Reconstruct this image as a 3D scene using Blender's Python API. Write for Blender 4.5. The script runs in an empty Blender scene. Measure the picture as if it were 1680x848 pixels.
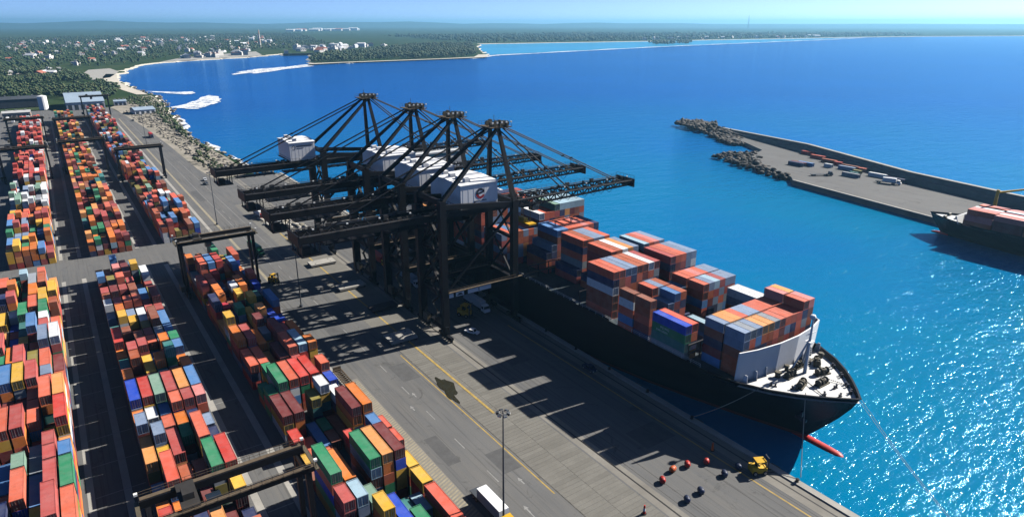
import bpy, bmesh, math, random
import numpy as np
from mathutils import Vector, Matrix
from mathutils.geometry import tessellate_polygon

random.seed(7)
RNG = np.random.default_rng(7)
sc = bpy.context.scene
col = sc.collection
R = math.radians

# ---------------------------------------------------------------- camera, sky, sun, exposure
# World: X points out to sea across the quay, Y runs along the quay, Z = 0 is the quay surface. Metres.
CAM_H = 100.0
HEAD = R(34.45)          # heading, clockwise from +Y
PITCH = R(19.58)
LENS_PX = 1085.0 / 1680.0
cam_d = bpy.data.cameras.new("camera")
cam = bpy.data.objects.new("camera", cam_d)
col.objects.link(cam)
cam.location = (0, 0, CAM_H)
cam.rotation_euler = (R(90) - PITCH, 0, -HEAD)
cam_d.sensor_width = 36.0
cam_d.sensor_fit = 'HORIZONTAL'
cam_d.lens = 36.0 * LENS_PX
cam_d.clip_start = 1.0
cam_d.clip_end = 150000.0
sc.camera = cam

SUN_AZ = HEAD + R(62)    # clockwise from +Y
SUN_EL = R(34)
world = bpy.data.worlds.new("World")
sc.world = world
world.use_nodes = True
wn = world.node_tree.nodes
wl = world.node_tree.links
bg = wn.get("Background") or wn.new("ShaderNodeBackground")
sky = wn.new("ShaderNodeTexSky")
sky.sky_type = 'NISHITA'
sky.sun_disc = False
sky.sun_elevation = SUN_EL
sky.sun_rotation = SUN_AZ
sky.altitude = 50
sky.air_density = 0.2
sky.dust_density = 0.25
sky.ozone_density = 4.0
wl.new(sky.outputs[0], bg.inputs[0])
bg.inputs[1].default_value = 0.11

sun_d = bpy.data.lights.new("sun", 'SUN')
sun = bpy.data.objects.new("sun", sun_d)
col.objects.link(sun)
sun_d.energy = 5.0
sun_d.angle = R(0.53)
sun_d.color = (1.0, 0.95, 0.87)
to_sun = Vector((math.sin(SUN_AZ) * math.cos(SUN_EL), math.cos(SUN_AZ) * math.cos(SUN_EL), math.sin(SUN_EL)))
sun.rotation_euler = to_sun.to_track_quat('Z', 'Y').to_euler()
sun.location = to_sun * 400

sc.view_settings.view_transform = 'Standard'
sc.view_settings.look = 'None'
sc.view_settings.exposure = 0.9
sc.view_settings.gamma = 1.0
sc.view_settings.use_curve_mapping = False
sc.render.engine = 'CYCLES'
sc.cycles.max_bounces = 4
sc.cycles.diffuse_bounces = 0
sc.cycles.glossy_bounces = 2
sc.cycles.transparent_max_bounces = 8
sc.cycles.volume_bounces = 0
sc.cycles.use_denoising = True
sc.cycles.sample_clamp_indirect = 4.0

# ---------------------------------------------------------------- projection helpers (layout surveying only)
_fw = np.array([math.sin(HEAD) * math.cos(PITCH), math.cos(HEAD) * math.cos(PITCH), -math.sin(PITCH)])
_rt = np.array([math.cos(HEAD), -math.sin(HEAD), 0.0])
_up = np.cross(_rt, _fw)

def proj(p):
    v = np.array([p[0], p[1], p[2] - CAM_H])
    c = max(v @ _fw, 1e-3)
    return np.array([840 + 1085 * (v @ _rt) / c, 424 - 1085 * (v @ _up) / c])

def survey(x, y, z=0.0):
    """ground position of a spot read off the survey photo (far coast outline)"""
    d = _fw * 1085 + _rt * (x - 840) + _up * (424 - y)
    t = (z - CAM_H) / d[2]
    return (d[0] * t, d[1] * t)

# ---------------------------------------------------------------- materials
MATS = {}

def nodes_of(name):
    m = bpy.data.materials.new(name)
    m.use_nodes = True
    nt = m.node_tree
    b = nt.nodes["Principled BSDF"]
    MATS[name] = m
    return m, nt.nodes, nt.links, b

def mixrgb(n, l, a, b, fac, mode='MIX'):
    x = n.new("ShaderNodeMix")
    x.data_type = 'RGBA'
    x.blend_type = mode
    for sock, v in ((0, fac), (6, a), (7, b)):
        if hasattr(v, "is_linked") or hasattr(v, "links"):
            l.new(v, x.inputs[sock])
        elif isinstance(v, (tuple, list)):
            x.inputs[sock].default_value = (*v[:3], 1)
        else:
            x.inputs[sock].default_value = v
    return x.outputs[2]

def noise(n, l, vec, scale, detail=4, rough=0.6, dist=0.0):
    t = n.new("ShaderNodeTexNoise")
    t.inputs["Scale"].default_value = scale
    t.inputs["Detail"].default_value = detail
    t.inputs["Roughness"].default_value = rough
    t.inputs["Distortion"].default_value = dist
    if vec is not None:
        l.new(vec, t.inputs["Vector"])
    return t.outputs["Fac"]

def ramp(n, l, fac, stops):
    r = n.new("ShaderNodeValToRGB")
    e = r.color_ramp.elements
    while len(e) < len(stops):
        e.new(0.5)
    for el, (p, c) in zip(e, stops):
        el.position = p
        el.color = (*c[:3], 1) if isinstance(c, (tuple, list)) else (c, c, c, 1)
    l.new(fac, r.inputs[0])
    return r.outputs[0]

def wpos(n):
    return n.new("ShaderNodeNewGeometry").outputs["Position"]

def opos(n):
    return n.new("ShaderNodeTexCoord").outputs["Object"]

def bump(n, l, b, h, strength, dist):
    bp = n.new("ShaderNodeBump")
    bp.inputs["Strength"].default_value = strength
    bp.inputs["Distance"].default_value = dist
    l.new(h, bp.inputs["Height"])
    l.new(bp.outputs[0], b.inputs["Normal"])

def simple(name, c, rough=0.6, var=0.25, scale=0.3, metal=0.0, c2=None, bmp=0.0, world_space=True, spec=0.4):
    """plain coat with mottling: two noise scales towards a second tone"""
    m, n, l, b = nodes_of(name)
    v = wpos(n) if world_space else opos(n)
    f = ramp(n, l, noise(n, l, v, scale, 6, 0.65), [(0.3, 0.0), (0.7, 1.0)])
    g = ramp(n, l, noise(n, l, v, scale * 9, 3, 0.6), [(0.35, 0.0), (0.75, 1.0)])
    dark = tuple(x * (1 - var) for x in c) if c2 is None else c2
    o = mixrgb(n, l, c, dark, f)
    o = mixrgb(n, l, o, tuple(x * (1 - var * 0.8) for x in c), mixrgb(n, l, (0, 0, 0), (0.5, 0.5, 0.5), g))
    l.new(o, b.inputs["Base Color"])
    b.inputs["Roughness"].default_value = rough
    b.inputs["Metallic"].default_value = metal
    b.inputs["Specular IOR Level"].default_value = spec
    if bmp:
        bump(n, l, b, noise(n, l, v, scale * 12, 4), bmp, 0.05)
    return m

def painted_steel(name, source):
    """container paint; the tint comes from the object or from a face attribute"""
    m, n, l, b = nodes_of(name)
    if source == 'OBJECT':
        c = n.new("ShaderNodeObjectInfo").outputs["Color"]
    else:
        a = n.new("ShaderNodeAttribute")
        a.attribute_name = "tint"
        c = a.outputs["Color"]
    v = wpos(n)
    big = ramp(n, l, noise(n, l, v, 0.35, 4, 0.6), [(0.35, 0.0), (0.75, 1.0)])
    fine = ramp(n, l, noise(n, l, v, 1.7, 6, 0.75, 0.6), [(0.56, 0.0), (0.72, 1.0)])
    dirt = ramp(n, l, noise(n, l, v, 0.9, 5, 0.7), [(0.5, 0.0), (0.85, 0.4)])
    o = mixrgb(n, l, c, mixrgb(n, l, c, (0.75, 0.72, 0.7), 0.10), big)
    o = mixrgb(n, l, o, (0.06, 0.05, 0.045), dirt)
    o = mixrgb(n, l, o, (0.16, 0.055, 0.025), mixrgb(n, l, (0, 0, 0), fine, 0.45))
    l.new(o, b.inputs["Base Color"])
    b.inputs["Roughness"].default_value = 0.62
    b.inputs["Specular IOR Level"].default_value = 0.3
    return m

painted_steel("container_paint", 'OBJECT')
painted_steel("container_paint_mass", 'ATTR')
simple("galvanised", (0.42, 0.42, 0.41), 0.45, 0.3, 0.8, 0.4)
simple("crane_steel", (0.004, 0.005, 0.009), 0.6, 0.4, 0.15, c2=(0.009, 0.008, 0.009), spec=0.2)
simple("crane_walkway", (0.04, 0.036, 0.033), 0.7, 0.4, 0.6)
simple("rust_platform", (0.15, 0.11, 0.07), 0.8, 0.5, 0.8)
simple("white_paint", (0.86, 0.87, 0.88), 0.5, 0.08, 0.25)
simple("grey_white", (0.62, 0.64, 0.66), 0.6, 0.2, 0.3)
simple("lamp_glass", (0.85, 0.85, 0.8), 0.3, 0.1)
simple("logo_black", (0.012, 0.014, 0.03), 0.5, 0.1)
simple("logo_red", (0.35, 0.01, 0.02), 0.5, 0.1)
simple("rubber", (0.012, 0.012, 0.013), 0.8, 0.3)
simple("yellow_paint", (0.72, 0.42, 0.02), 0.5, 0.25, 0.5)
simple("red_paint", (0.55, 0.03, 0.02), 0.45, 0.3, 0.6)
simple("orange_paint", (0.75, 0.14, 0.03), 0.5, 0.25, 0.6)
simple("navy_paint", (0.02, 0.035, 0.09), 0.5, 0.3, 0.6)
simple("green_paint", (0.02, 0.16, 0.09), 0.5, 0.3, 0.6)
simple("dark_glass", (0.02, 0.03, 0.045), 0.1, 0.2, spec=0.8)
simple("rope", (0.45, 0.42, 0.36), 0.9, 0.3)
simple("hull_navy", (0.0035, 0.0045, 0.010), 0.5, 0.35, 0.08, c2=(0.007, 0.006, 0.008), spec=0.2)
simple("hull_red", (0.16, 0.018, 0.02), 0.6, 0.45, 0.15)
simple("bulb_red", (0.62, 0.05, 0.04), 0.5, 0.35, 0.3)
simple("ship_deck", (0.72, 0.72, 0.70), 0.7, 0.18, 0.3)
simple("ship_deck_dark", (0.05, 0.07, 0.08), 0.7, 0.4, 0.3)
simple("hatch_steel", (0.06, 0.05, 0.05), 0.7, 0.4, 0.4)
simple("machinery", (0.14, 0.12, 0.08), 0.6, 0.5, 1.2)
simple("concrete", (0.25, 0.235, 0.205), 0.9, 0.35, 0.12, bmp=0.2)
simple("concrete_pale", (0.40, 0.385, 0.35), 0.9, 0.3, 0.2)
simple("slab_concrete", (0.195, 0.187, 0.165), 0.9, 0.45, 0.22, c2=(0.15, 0.144, 0.127), bmp=0.5)
simple("asphalt_patch", (0.108, 0.109, 0.11), 0.95, 0.35, 0.4, bmp=0.2)
simple("tyre_mark", (0.06, 0.06, 0.06), 0.95, 0.3, 0.4)
simple("slab_joint", (0.13, 0.124, 0.11), 0.95, 0.3, 0.4)
simple("road_paint_white", (0.34, 0.34, 0.33), 0.8, 0.45, 0.5)
simple("road_paint_yellow", (0.52, 0.36, 0.10), 0.85, 0.5, 0.5)
simple("hatch_paint", (0.36, 0.32, 0.23), 0.9, 0.4, 0.7)
simple("puddle", (0.035, 0.034, 0.022), 0.25, 0.3, 0.6)
simple("rail_steel", (0.03, 0.028, 0.026), 0.5, 0.3, 0.5)
simple("rock", (0.15, 0.135, 0.12), 0.95, 0.6, 0.12)
simple("rock_dark", (0.07, 0.065, 0.06), 0.95, 0.5, 0.12)
simple("rock_pale", (0.40, 0.36, 0.30), 0.95, 0.55, 0.06, c2=(0.16, 0.15, 0.11))
simple("sand", (0.62, 0.57, 0.48), 0.95, 0.25, 0.03)
simple("leaf", (0.045, 0.085, 0.028), 0.8, 0.55, 0.03, c2=(0.02, 0.045, 0.018))
simple("leaf_dry", (0.10, 0.125, 0.045), 0.8, 0.5, 0.04, c2=(0.06, 0.075, 0.03))
simple("roof_blue", (0.33, 0.42, 0.52), 0.6, 0.2, 0.05)
simple("roof_dark", (0.06, 0.07, 0.085), 0.7, 0.3, 0.05)
simple("plaster", (0.78, 0.75, 0.70), 0.8, 0.2, 0.02)
simple("plaster_warm", (0.66, 0.50, 0.40), 0.8, 0.2, 0.02)
simple("roof_red", (0.42, 0.15, 0.10), 0.8, 0.3, 0.03)
simple("roof_grey", (0.5, 0.5, 0.5), 0.7, 0.2, 0.03)

def slab_variation():
    m = MATS["slab_concrete"]
    n, l = m.node_tree.nodes, m.node_tree.links
    b = n["Principled BSDF"]
    src = b.inputs["Base Color"].links[0].from_socket
    r_ = n.new("ShaderNodeObjectInfo").outputs["Random"]
    l.new(mixrgb(n, l, src, (0.085, 0.08, 0.07), ramp(n, l, r_, [(0.3, 0.0), (0.95, 0.3)])), b.inputs["Base Color"])
slab_variation()

def asphalt():
    m, n, l, b = nodes_of("asphalt")
    v = wpos(n)
    mp = n.new("ShaderNodeMapping")
    mp.inputs["Scale"].default_value = (1, 0.06, 1)
    l.new(v, mp.inputs["Vector"])
    streak = ramp(n, l, noise(n, l, mp.outputs[0], 0.55, 5, 0.6), [(0.35, 0.0), (0.7, 1.0)])
    big = ramp(n, l, noise(n, l, v, 0.03, 6, 0.6), [(0.35, 0.0), (0.7, 1.0)])
    fine = noise(n, l, v, 2.5, 5, 0.7)
    o = mixrgb(n, l, (0.134, 0.136, 0.137), (0.10, 0.101, 0.103), big)
    o = mixrgb(n, l, o, (0.155, 0.15, 0.14), mixrgb(n, l, (0, 0, 0), streak, 0.8))
    o = mixrgb(n, l, o, (0.07, 0.07, 0.07), ramp(n, l, fine, [(0.55, 0.0), (0.85, 0.6)]))
    stain = ramp(n, l, noise(n, l, v, 0.16, 5, 0.75, 1.0), [(0.58, 0.0), (0.70, 0.65)])
    o = mixrgb(n, l, o, (0.05, 0.05, 0.048), stain)
    mp2 = n.new("ShaderNodeMapping")
    mp2.inputs["Scale"].default_value = (1, 0.015, 1)
    l.new(v, mp2.inputs["Vector"])
    tyre = ramp(n, l, noise(n, l, mp2.outputs[0], 1.6, 3, 0.5), [(0.56, 0.0), (0.66, 0.5)])
    o = mixrgb(n, l, o, (0.06, 0.06, 0.06), tyre)
    l.new(o, b.inputs["Base Color"])
    b.inputs["Roughness"].default_value = 0.9
    b.inputs["Specular IOR Level"].default_value = 0.25
    bump(n, l, b, fine, 0.15, 0.03)
asphalt()

def land_mat():
    m, n, l, b = nodes_of("land_cover")
    v = wpos(n)
    a = noise(n, l, v, 0.012, 8, 0.7)
    f = ramp(n, l, a, [(0.3, (0.018, 0.04, 0.016)), (0.5, (0.045, 0.07, 0.03)), (0.62, (0.075, 0.09, 0.045)), (0.8, (0.18, 0.16, 0.11))])
    c = noise(n, l, v, 0.0012, 6, 0.65)
    g = ramp(n, l, c, [(0.35, 0.0), (0.65, 1.0)])
    o = mixrgb(n, l, f, (0.022, 0.045, 0.02), mixrgb(n, l, (0, 0, 0), g, 0.6))
    l.new(o, b.inputs["Base Color"])
    b.inputs["Roughness"].default_value = 1.0
    b.inputs["Specular IOR Level"].default_value = 0.0
land_mat()

def water_mat(name, near, far, lagoon=False):
    m, n, l, b = nodes_of(name)
    v = wpos(n)
    d = n.new("ShaderNodeVectorMath")
    d.operation = 'DISTANCE'
    l.new(v, d.inputs[0])
    d.inputs[1].default_value = (260, 60, -3)
    mr = n.new("ShaderNodeMapRange")
    mr.inputs[1].default_value = 170
    mr.inputs[2].default_value = 850
    l.new(d.outputs["Value"], mr.inputs[0])
    shoal = noise(n, l, v, 0.004, 4, 0.6)
    o = mixrgb(n, l, near, far, mr.outputs[0])
    o = mixrgb(n, l, o, tuple(x * 1.35 for x in far), ramp(n, l, shoal, [(0.4, 0.0), (0.75, 0.5)]))
    n.remove(b)
    out = n["Material Output"]
    dif = n.new("ShaderNodeBsdfDiffuse")
    glo = n.new("ShaderNodeBsdfGlossy")
    l.new(o, dif.inputs["Color"])
    glo.inputs["Color"].default_value = (0.4, 0.76, 1.0, 1)
    glo.inputs["Roughness"].default_value = 0.09
    fr = n.new("ShaderNodeFresnel")
    fr.inputs["IOR"].default_value = 1.33
    cap = n.new("ShaderNodeMath")
    cap.operation = 'MINIMUM'
    l.new(fr.outputs[0], cap.inputs[0])
    cap.inputs[1].default_value = 0.4
    mixs = n.new("ShaderNodeMixShader")
    l.new(cap.outputs[0], mixs.inputs[0])
    l.new(dif.outputs[0], mixs.inputs[1])
    l.new(glo.outputs[0], mixs.inputs[2])
    l.new(mixs.outputs[0], out.inputs["Surface"])
    mp = n.new("ShaderNodeMapping")
    mp.inputs["Rotation"].default_value = (0, 0, R(25))
    mp.inputs["Scale"].default_value = (1, 2.2, 1)
    l.new(v, mp.inputs["Vector"])
    w1 = noise(n, l, mp.outputs[0], 0.045, 3, 0.55)
    w2 = noise(n, l, mp.outputs[0], 0.22, 4, 0.6, 0.4)
    w3 = noise(n, l, v, 0.9, 3, 0.6, 0.6)
    def mul(a, k):
        x = n.new("ShaderNodeMath")
        x.operation = 'MULTIPLY'
        l.new(a, x.inputs[0])
        x.inputs[1].default_value = k
        return x.outputs[0]
    def add(a, c):
        x = n.new("ShaderNodeMath")
        l.new(a, x.inputs[0])
        l.new(c, x.inputs[1])
        return x.outputs[0]
    h = add(add(mul(w1, 1.2), mul(w2, 0.53)), mul(w3, 0.18))
    bp = n.new("ShaderNodeBump")
    bp.inputs["Strength"].default_value = 1.0
    bp.inputs["Distance"].default_value = 1.0
    l.new(h, bp.inputs["Height"])
    l.new(bp.outputs[0], glo.inputs["Normal"])
    l.new(bp.outputs[0], fr.inputs["Normal"])
    bp2 = n.new("ShaderNodeBump")
    bp2.inputs["Strength"].default_value = 0.6
    l.new(h, bp2.inputs["Height"])
    l.new(bp2.outputs[0], dif.inputs["Normal"])
    return m
water_mat("sea_water", (0.0, 0.165, 0.32), (0.0, 0.07, 0.30))
water_mat("lagoon_water", (0.04, 0.28, 0.48), (0.05, 0.30, 0.52))

def foam_mat():
    m, n, l, b = nodes_of("foam")
    v = wpos(n)
    a = ramp(n, l, noise(n, l, v, 0.08, 6, 0.7, 0.5), [(0.36, 0.0), (0.5, 1.0)])
    a2 = ramp(n, l, noise(n, l, v, 0.35, 5, 0.75, 1.2), [(0.34, 0.0), (0.52, 1.0)])
    a = mixrgb(n, l, a, a2, 1.0, 'MULTIPLY')
    b.inputs["Base Color"].default_value = (0.85, 0.88, 0.9, 1)
    b.inputs["Roughness"].default_value = 0.9
    l.new(a, b.inputs["Alpha"])
foam_mat()

def M(k):
    return MATS[k]

# ---------------------------------------------------------------- mesh builder
class MB:
    def __init__(s):
        s.v, s.f, s.m = [], [], []

    def poly(s, pts, mi=0):
        k = len(s.v)
        s.v += [tuple(p) for p in pts]
        s.f.append(tuple(range(k, k + len(pts))))
        s.m.append(mi)

    def hexa(s, p, mi=0):
        k = len(s.v)
        s.v += [tuple(q) for q in p]
        for f in ((0, 3, 2, 1), (4, 5, 6, 7), (0, 1, 5, 4), (1, 2, 6, 5), (2, 3, 7, 6), (3, 0, 4, 7)):
            s.f.append(tuple(k + i for i in f))
            s.m.append(mi)

    def box(s, x0, x1, y0, y1, z0, z1, mi=0):
        s.hexa([(x0, y0, z0), (x1, y0, z0), (x1, y1, z0), (x0, y1, z0),
                (x0, y0, z1), (x1, y0, z1), (x1, y1, z1), (x0, y1, z1)], mi)

    def bar(s, p, q, w, h=None, mi=0, w2=None, h2=None):
        h = w if h is None else h
        w2 = w if w2 is None else w2
        h2 = h if h2 is None else h2
        p, q = Vector(p), Vector(q)
        d = (q - p).normalized()
        u = Vector((0, 0, 1)) if abs(d.z) < 0.95 else Vector((0, 1, 0))
        a = d.cross(u).normalized()
        c = a.cross(d).normalized()
        P = []
        for o, ww, hh in ((p, w, h), (q, w2, h2)):
            P += [o - a * ww / 2 - c * hh / 2, o + a * ww / 2 - c * hh / 2, o + a * ww / 2 + c * hh / 2, o - a * ww / 2 + c * hh / 2]
        s.hexa([P[0], P[1], P[2], P[3], P[4], P[5], P[6], P[7]], mi)

    def tube(s, p, q, r, n=8, mi=0, r2=None, caps=True):
        r2 = r if r2 is None else r2
        p, q = Vector(p), Vector(q)
        d = (q - p).normalized()
        u = Vector((0, 0, 1)) if abs(d.z) < 0.95 else Vector((0, 1, 0))
        a = d.cross(u).normalized()
        c = a.cross(d).normalized()
        k = len(s.v)
        for o, rr in ((p, r), (q, r2)):
            for i in range(n):
                t = 2 * math.pi * i / n
                s.v.append(tuple(o + a * math.cos(t) * rr + c * math.sin(t) * rr))
        for i in range(n):
            j = (i + 1) % n
            s.f.append((k + i, k + j, k + n + j, k + n + i))
            s.m.append(mi)
        if caps:
            s.f.append(tuple(k + i for i in range(n))[::-1])
            s.m.append(mi)
            s.f.append(tuple(k + n + i for i in range(n)))
            s.m.append(mi)

    def loft(s, sections, mi=0, closed=True, caps=True):
        k = len(s.v)
        n = len(sections[0])
        for c in sections:
            s.v += [tuple(p) for p in c]
        for i in range(len(sections) - 1):
            for j in range(n if closed else n - 1):
                a = k + i * n + j
                b2 = k + i * n + (j + 1) % n
                s.f.append((a, b2, b2 + n, a + n))
                s.m.append(mi)
        if caps:
            s.f.append(tuple(k + j for j in range(n))[::-1])
            s.m.append(mi)
            e = k + (len(sections) - 1) * n
            s.f.append(tuple(e + j for j in range(n)))
            s.m.append(mi)

    def mesh(s, name, mats):
        me = bpy.data.meshes.new(name)
        me.from_pydata(s.v, [], s.f)
        for x in ([mats] if isinstance(mats, str) else mats):
            me.materials.append(M(x))
        if any(s.m):
            me.polygons.foreach_set("material_index", s.m)
        me.update()
        return me

    def build(s, name, mats, parent=None, **props):
        o = bpy.data.objects.new(name, s.mesh(name, mats))
        col.objects.link(o)
        if parent is not None:
            o.parent = parent
        for k, v in props.items():
            o[k] = v
        return o

def fix_normals(o):
    bm = bmesh.new()
    bm.from_mesh(o.data)
    bmesh.ops.recalc_face_normals(bm, faces=bm.faces)
    bm.to_mesh(o.data)
    bm.free()

def tag(o, label, cat, group=None):
    o["label"] = label
    o["category"] = cat
    if group:
        o["group"] = group
    return o

def thing(name, loc, label, cat, group=None, rz=0.0):
    o = bpy.data.objects.new(name, None)
    col.objects.link(o)
    o.location = loc
    o.rotation_euler = (0, 0, rz)
    o.empty_display_size = 1
    return tag(o, label, cat, group)

def structure(o):
    o["kind"] = "structure"
    return o

def copy_tree(o, parent=None):
    c = o.copy()
    col.objects.link(c)
    if parent is not None:
        c.parent = parent
    for ch in list(KIDS(o)):
        copy_tree(ch, c)
    return c

def KIDS(o):
    return o.children

def sheet(name, pts, z, mat, props=None):
    """flat outline triangulated into one face sheet"""
    P3 = [Vector((p[0], p[1], 0.0)) for p in pts]
    tris = tessellate_polygon([P3])
    me = bpy.data.meshes.new(name)
    faces = []
    for t in tris:
        a_, b_, c_ = (P3[i] for i in t)
        faces.append(tuple(t) if (b_ - a_).cross(c_ - a_).z > 0 else tuple(reversed(t)))
    me.from_pydata([(p[0], p[1], z) for p in pts], [], faces)
    me.update()
    me.materials.append(M(mat))
    o = bpy.data.objects.new(name, me)
    col.objects.link(o)
    return o

# ================================================================ THE SETTING
QUAY_X = 126.5
RAIL_L = 95.3
RAIL_S = 123.0
SEA_Z = -3.0

# sea
mb = MB()
mb.poly([(-30000, -20000, SEA_Z), (40000, -20000, SEA_Z), (40000, 40000, SEA_Z), (-30000, 40000, SEA_Z)])
structure(mb.build("sea", "sea_water"))

SHORE = [(126.5, 474), (121, 484), (110, 481), (111, 516), (110, 562), (108, 592), (107, 616), (106, 638), (103, 664), (103, 715), (107, 775),
         (111, 839), (117, 907), (125, 992), (129, 1060), (130, 1139), (123, 1210), (117, 1289), (113, 1390), (116, 1518), (128, 1643), (158, 1804),
         (201, 1968), (229, 2027), (317, 2123), (419, 2192), (575, 2288), (709, 2463), (677, 2318), (758, 2316), (600, 1800), (578, 1772), (671, 1791),
         (817, 1800), (978, 1808), (1139, 1829), (1248, 1980), (1426, 2297), (1865, 3039), (2301, 3003), (2965, 2928), (3459, 2940), (4313, 2869),
         (5235, 2861), (5789, 2770), (6814, 2382), (12000, 900), (38000, -8000)]
def rough_line(pts, amp, seed, upto=45):
    rr = random.Random(seed)
    out = []
    for i in range(len(pts) - 1):
        a, b = Vector(pts[i]), Vector(pts[i + 1])
        L = (b - a).length
        k = max(1, min(7, int(L / 18))) if i < upto else 1
        nrm = Vector((-(b - a).y, (b - a).x)).normalized()
        for j in range(k):
            t = j / k
            p = a.lerp(b, t)
            if j:
                p = p + nrm * rr.uniform(-1, 1) * min(amp * L / 40, 14)
            out.append((p.x, p.y))
    out.append(pts[-1])
    return out
coast = rough_line(SHORE, 3.0, 3)
land_pts = [(126.3, -400)] + coast + [(38000, 39000), (-29000, 39000), (-29000, -400)]
structure(sheet("land", land_pts, -0.6, "land_cover"))

# rocky shore slope and beach between the coast line and the water: one skirt that drops into the sea
mb = MB()
for (a, b) in zip(coast[:-3], coast[1:-2]):
    d = Vector((b[0] - a[0], b[1] - a[1]))
    n = Vector((d.y, -d.x)).normalized()
    if d.length < 1e-3:
        continue
    w = 3.0 if a[1] < 1300 else 9.0
    mb.poly([(a[0], a[1], -0.55), (a[0] + n.x * w, a[1] + n.y * w, -3.6), (b[0] + n.x * w, b[1] + n.y * w, -3.6), (b[0], b[1], -0.55)])
o = structure(mb.build("shore", "sand"))

# low hills on the skyline
mb = MB()
hs = []
for i in range(61):
    a = R(-40 + i * 2.2)
    d0 = 17000
    hgt = 40 + 26 * math.sin(i * 0.7) + 18 * math.sin(i * 1.9 + 1) + 8 * math.sin(i * 4.1)
    hgt *= max(0.12, min(1.0, (46 - i) / 18.0))
    hs.append(((math.sin(a) * d0, math.cos(a) * d0, -1), (math.sin(a) * (d0 + 2600), math.cos(a) * (d0 + 2600), 70 + hgt), (math.sin(a) * (d0 + 7000), math.cos(a) * (d0 + 7000), -1)))
mb.loft(hs, 0, closed=False, caps=False)
structure(mb.build("hills", "land_cover"))

# yard and road surface: one asphalt sheet inside the quay wall
structure(sheet("yard_pavement", [(-260, -300), (126.2, -300), (126.2, 473), (109, 480), (84, 474), (80, 520), (79, 640), (76, 760), (70, 880), (62, 985), (-60, 1000), (-260, 1000)], 0.0, "asphalt"))

# quay wall: coping, face and fender recesses
mb = MB()
mb.box(125.1, 126.9, -300, 473.5, -0.5, 0.28)
structure(mb.build("quay_coping", "concrete_pale"))
mb = MB()
mb.box(124.5, 126.5, -300, 473.5, -12, -0.5)
structure(mb.build("quay_wall", "concrete"))

# apron bands: crane rails, kerbs and concrete strips laid as thin sheets
def strip(name, x0, x1, y0, y1, z, mat):
    m_ = MB()
    m_.poly([(x0, y0, z), (x1, y0, z), (x1, y1, z), (x0, y1, z)])
    return structure(m_.build(name, mat))
strip("apron_concrete_strip", 93.3, 96.9, -200, 470, 0.006, "concrete")
strip("apron_concrete_strip", 120.6, 125.05, -200, 470, 0.006, "concrete")
for x in (RAIL_L, RAIL_S):
    strip("crane_rail_groove", x - 0.22, x + 0.22, -200, 470, 0.012, "rail_steel")
for x in (97.9, 100.6, 112.5, 119.6):
    strip("apron_joint", x - 0.06, x + 0.06, -200, 470, 0.010, "rail_steel")
strip("apron_yellow_line", 118.1, 118.5, -100, 175, 0.014, "road_paint_yellow")
strip("apron_yellow_line", 77.3, 77.65, 96, 176, 0.014, "road_paint_yellow")
strip("apron_yellow_line", 83.6, 84.3, 131, 186, 0.1, "road_paint_yellow")
strip("road_yellow_band", 60.2, 61.4, 260, 860, 0.012, "hatch_paint")
strip("road_white_line", 67.0, 67.2, 285, 860, 0.012, "road_paint_white")
strip("road_white_line", 73.5, 73.7, 290, 560, 0.012, "road_paint_white")
for k in range(22):
    y = 60 + 15.5 * k
    strip("lane_dash", 69.2, 69.42, y, y + 5, 0.012, "road_paint_white")

strip("walkway_band", 57.2, 60.4, 70, 170, 0.008, "concrete")
# painted diagonal hatching beside the quayside stacks
mb = MB()
for k in range(96):
    y = 72 + k * 1.0
    mb.poly([(57.4, y, 0.012), (60.2, y + 1.1, 0.012), (60.2, y + 1.62, 0.012), (57.4, y + 0.52, 0.012)])
structure(mb.build("walkway_hatching", "hatch_paint"))
# white arrow blobs on the road
for (x, y) in ((66.8, 146), (70.3, 152), (73.8, 104), (69.4, 95.5)):
    mb = MB()
    mb.poly([(x - 0.16, y - 1.5, 0.014), (x + 0.16, y - 1.5, 0.014), (x + 0.16, y, 0.014), (x + 0.55, y, 0.014), (x, y + 1.3, 0.014), (x - 0.55, y, 0.014), (x - 0.16, y, 0.014)])
    structure(mb.build("road_arrow", "road_paint_white"))

# uneven concrete slabs between the road and the landside crane rail
strip("apron_concrete_band", 78.0, 93.2, 187, 400, 0.006, "slab_concrete")
strip("apron_yellow_line", 83.6, 84.2, 190, 330, 0.014, "road_paint_yellow")
for (x0, x1, y0, y1, mt) in ((62.5, 66, 118, 131, "asphalt_patch"), (71, 76.5, 160, 171, "asphalt_patch"), (103, 110, 150, 168, "asphalt_patch"), (64, 69, 196, 214, "asphalt_patch"), (72, 77, 108, 117, "asphalt_patch"), (107, 117, 96, 104, "asphalt_patch"), (63, 66.5, 420, 450, "asphalt_patch")):
    strip("pavement_patch", x0, x1, y0, y1, 0.007, mt)
slab_base = strip("slab_pavement", 78.2, 92.8, 60, 186.5, 0.004, "slab_joint")
rr = random.Random(5)
slab_meshes = []
for i in range(8):
    m_ = MB()
    w, l2, h = 7.18, 1.27, 0.05
    t = [rr.uniform(-0.014, 0.016) for _ in range(4)]
    j = [rr.uniform(0.01, 0.07) for _ in range(4)]
    m_.hexa([(0, 0, 0), (w, 0, 0), (w, l2, 0), (0, l2, 0), (0.02, j[0], h + t[0]), (w - 0.02, j[1], h + t[1]), (w - 0.02, l2 - j[2], h + t[2]), (0.02, l2 - j[3], h + t[3])])
    slab_meshes.append(m_.mesh("paving_slab", "slab_concrete"))
for j in range(96):
    for i in range(2):
        s_ = bpy.data.objects.new("paving_slab", slab_meshes[rr.randrange(8)])
        col.objects.link(s_)
        s_.parent = slab_base
        s_.location = (78.4 + i * 7.2, 61 + j * 1.3 + 0.35 * i, 0.004)
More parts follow.
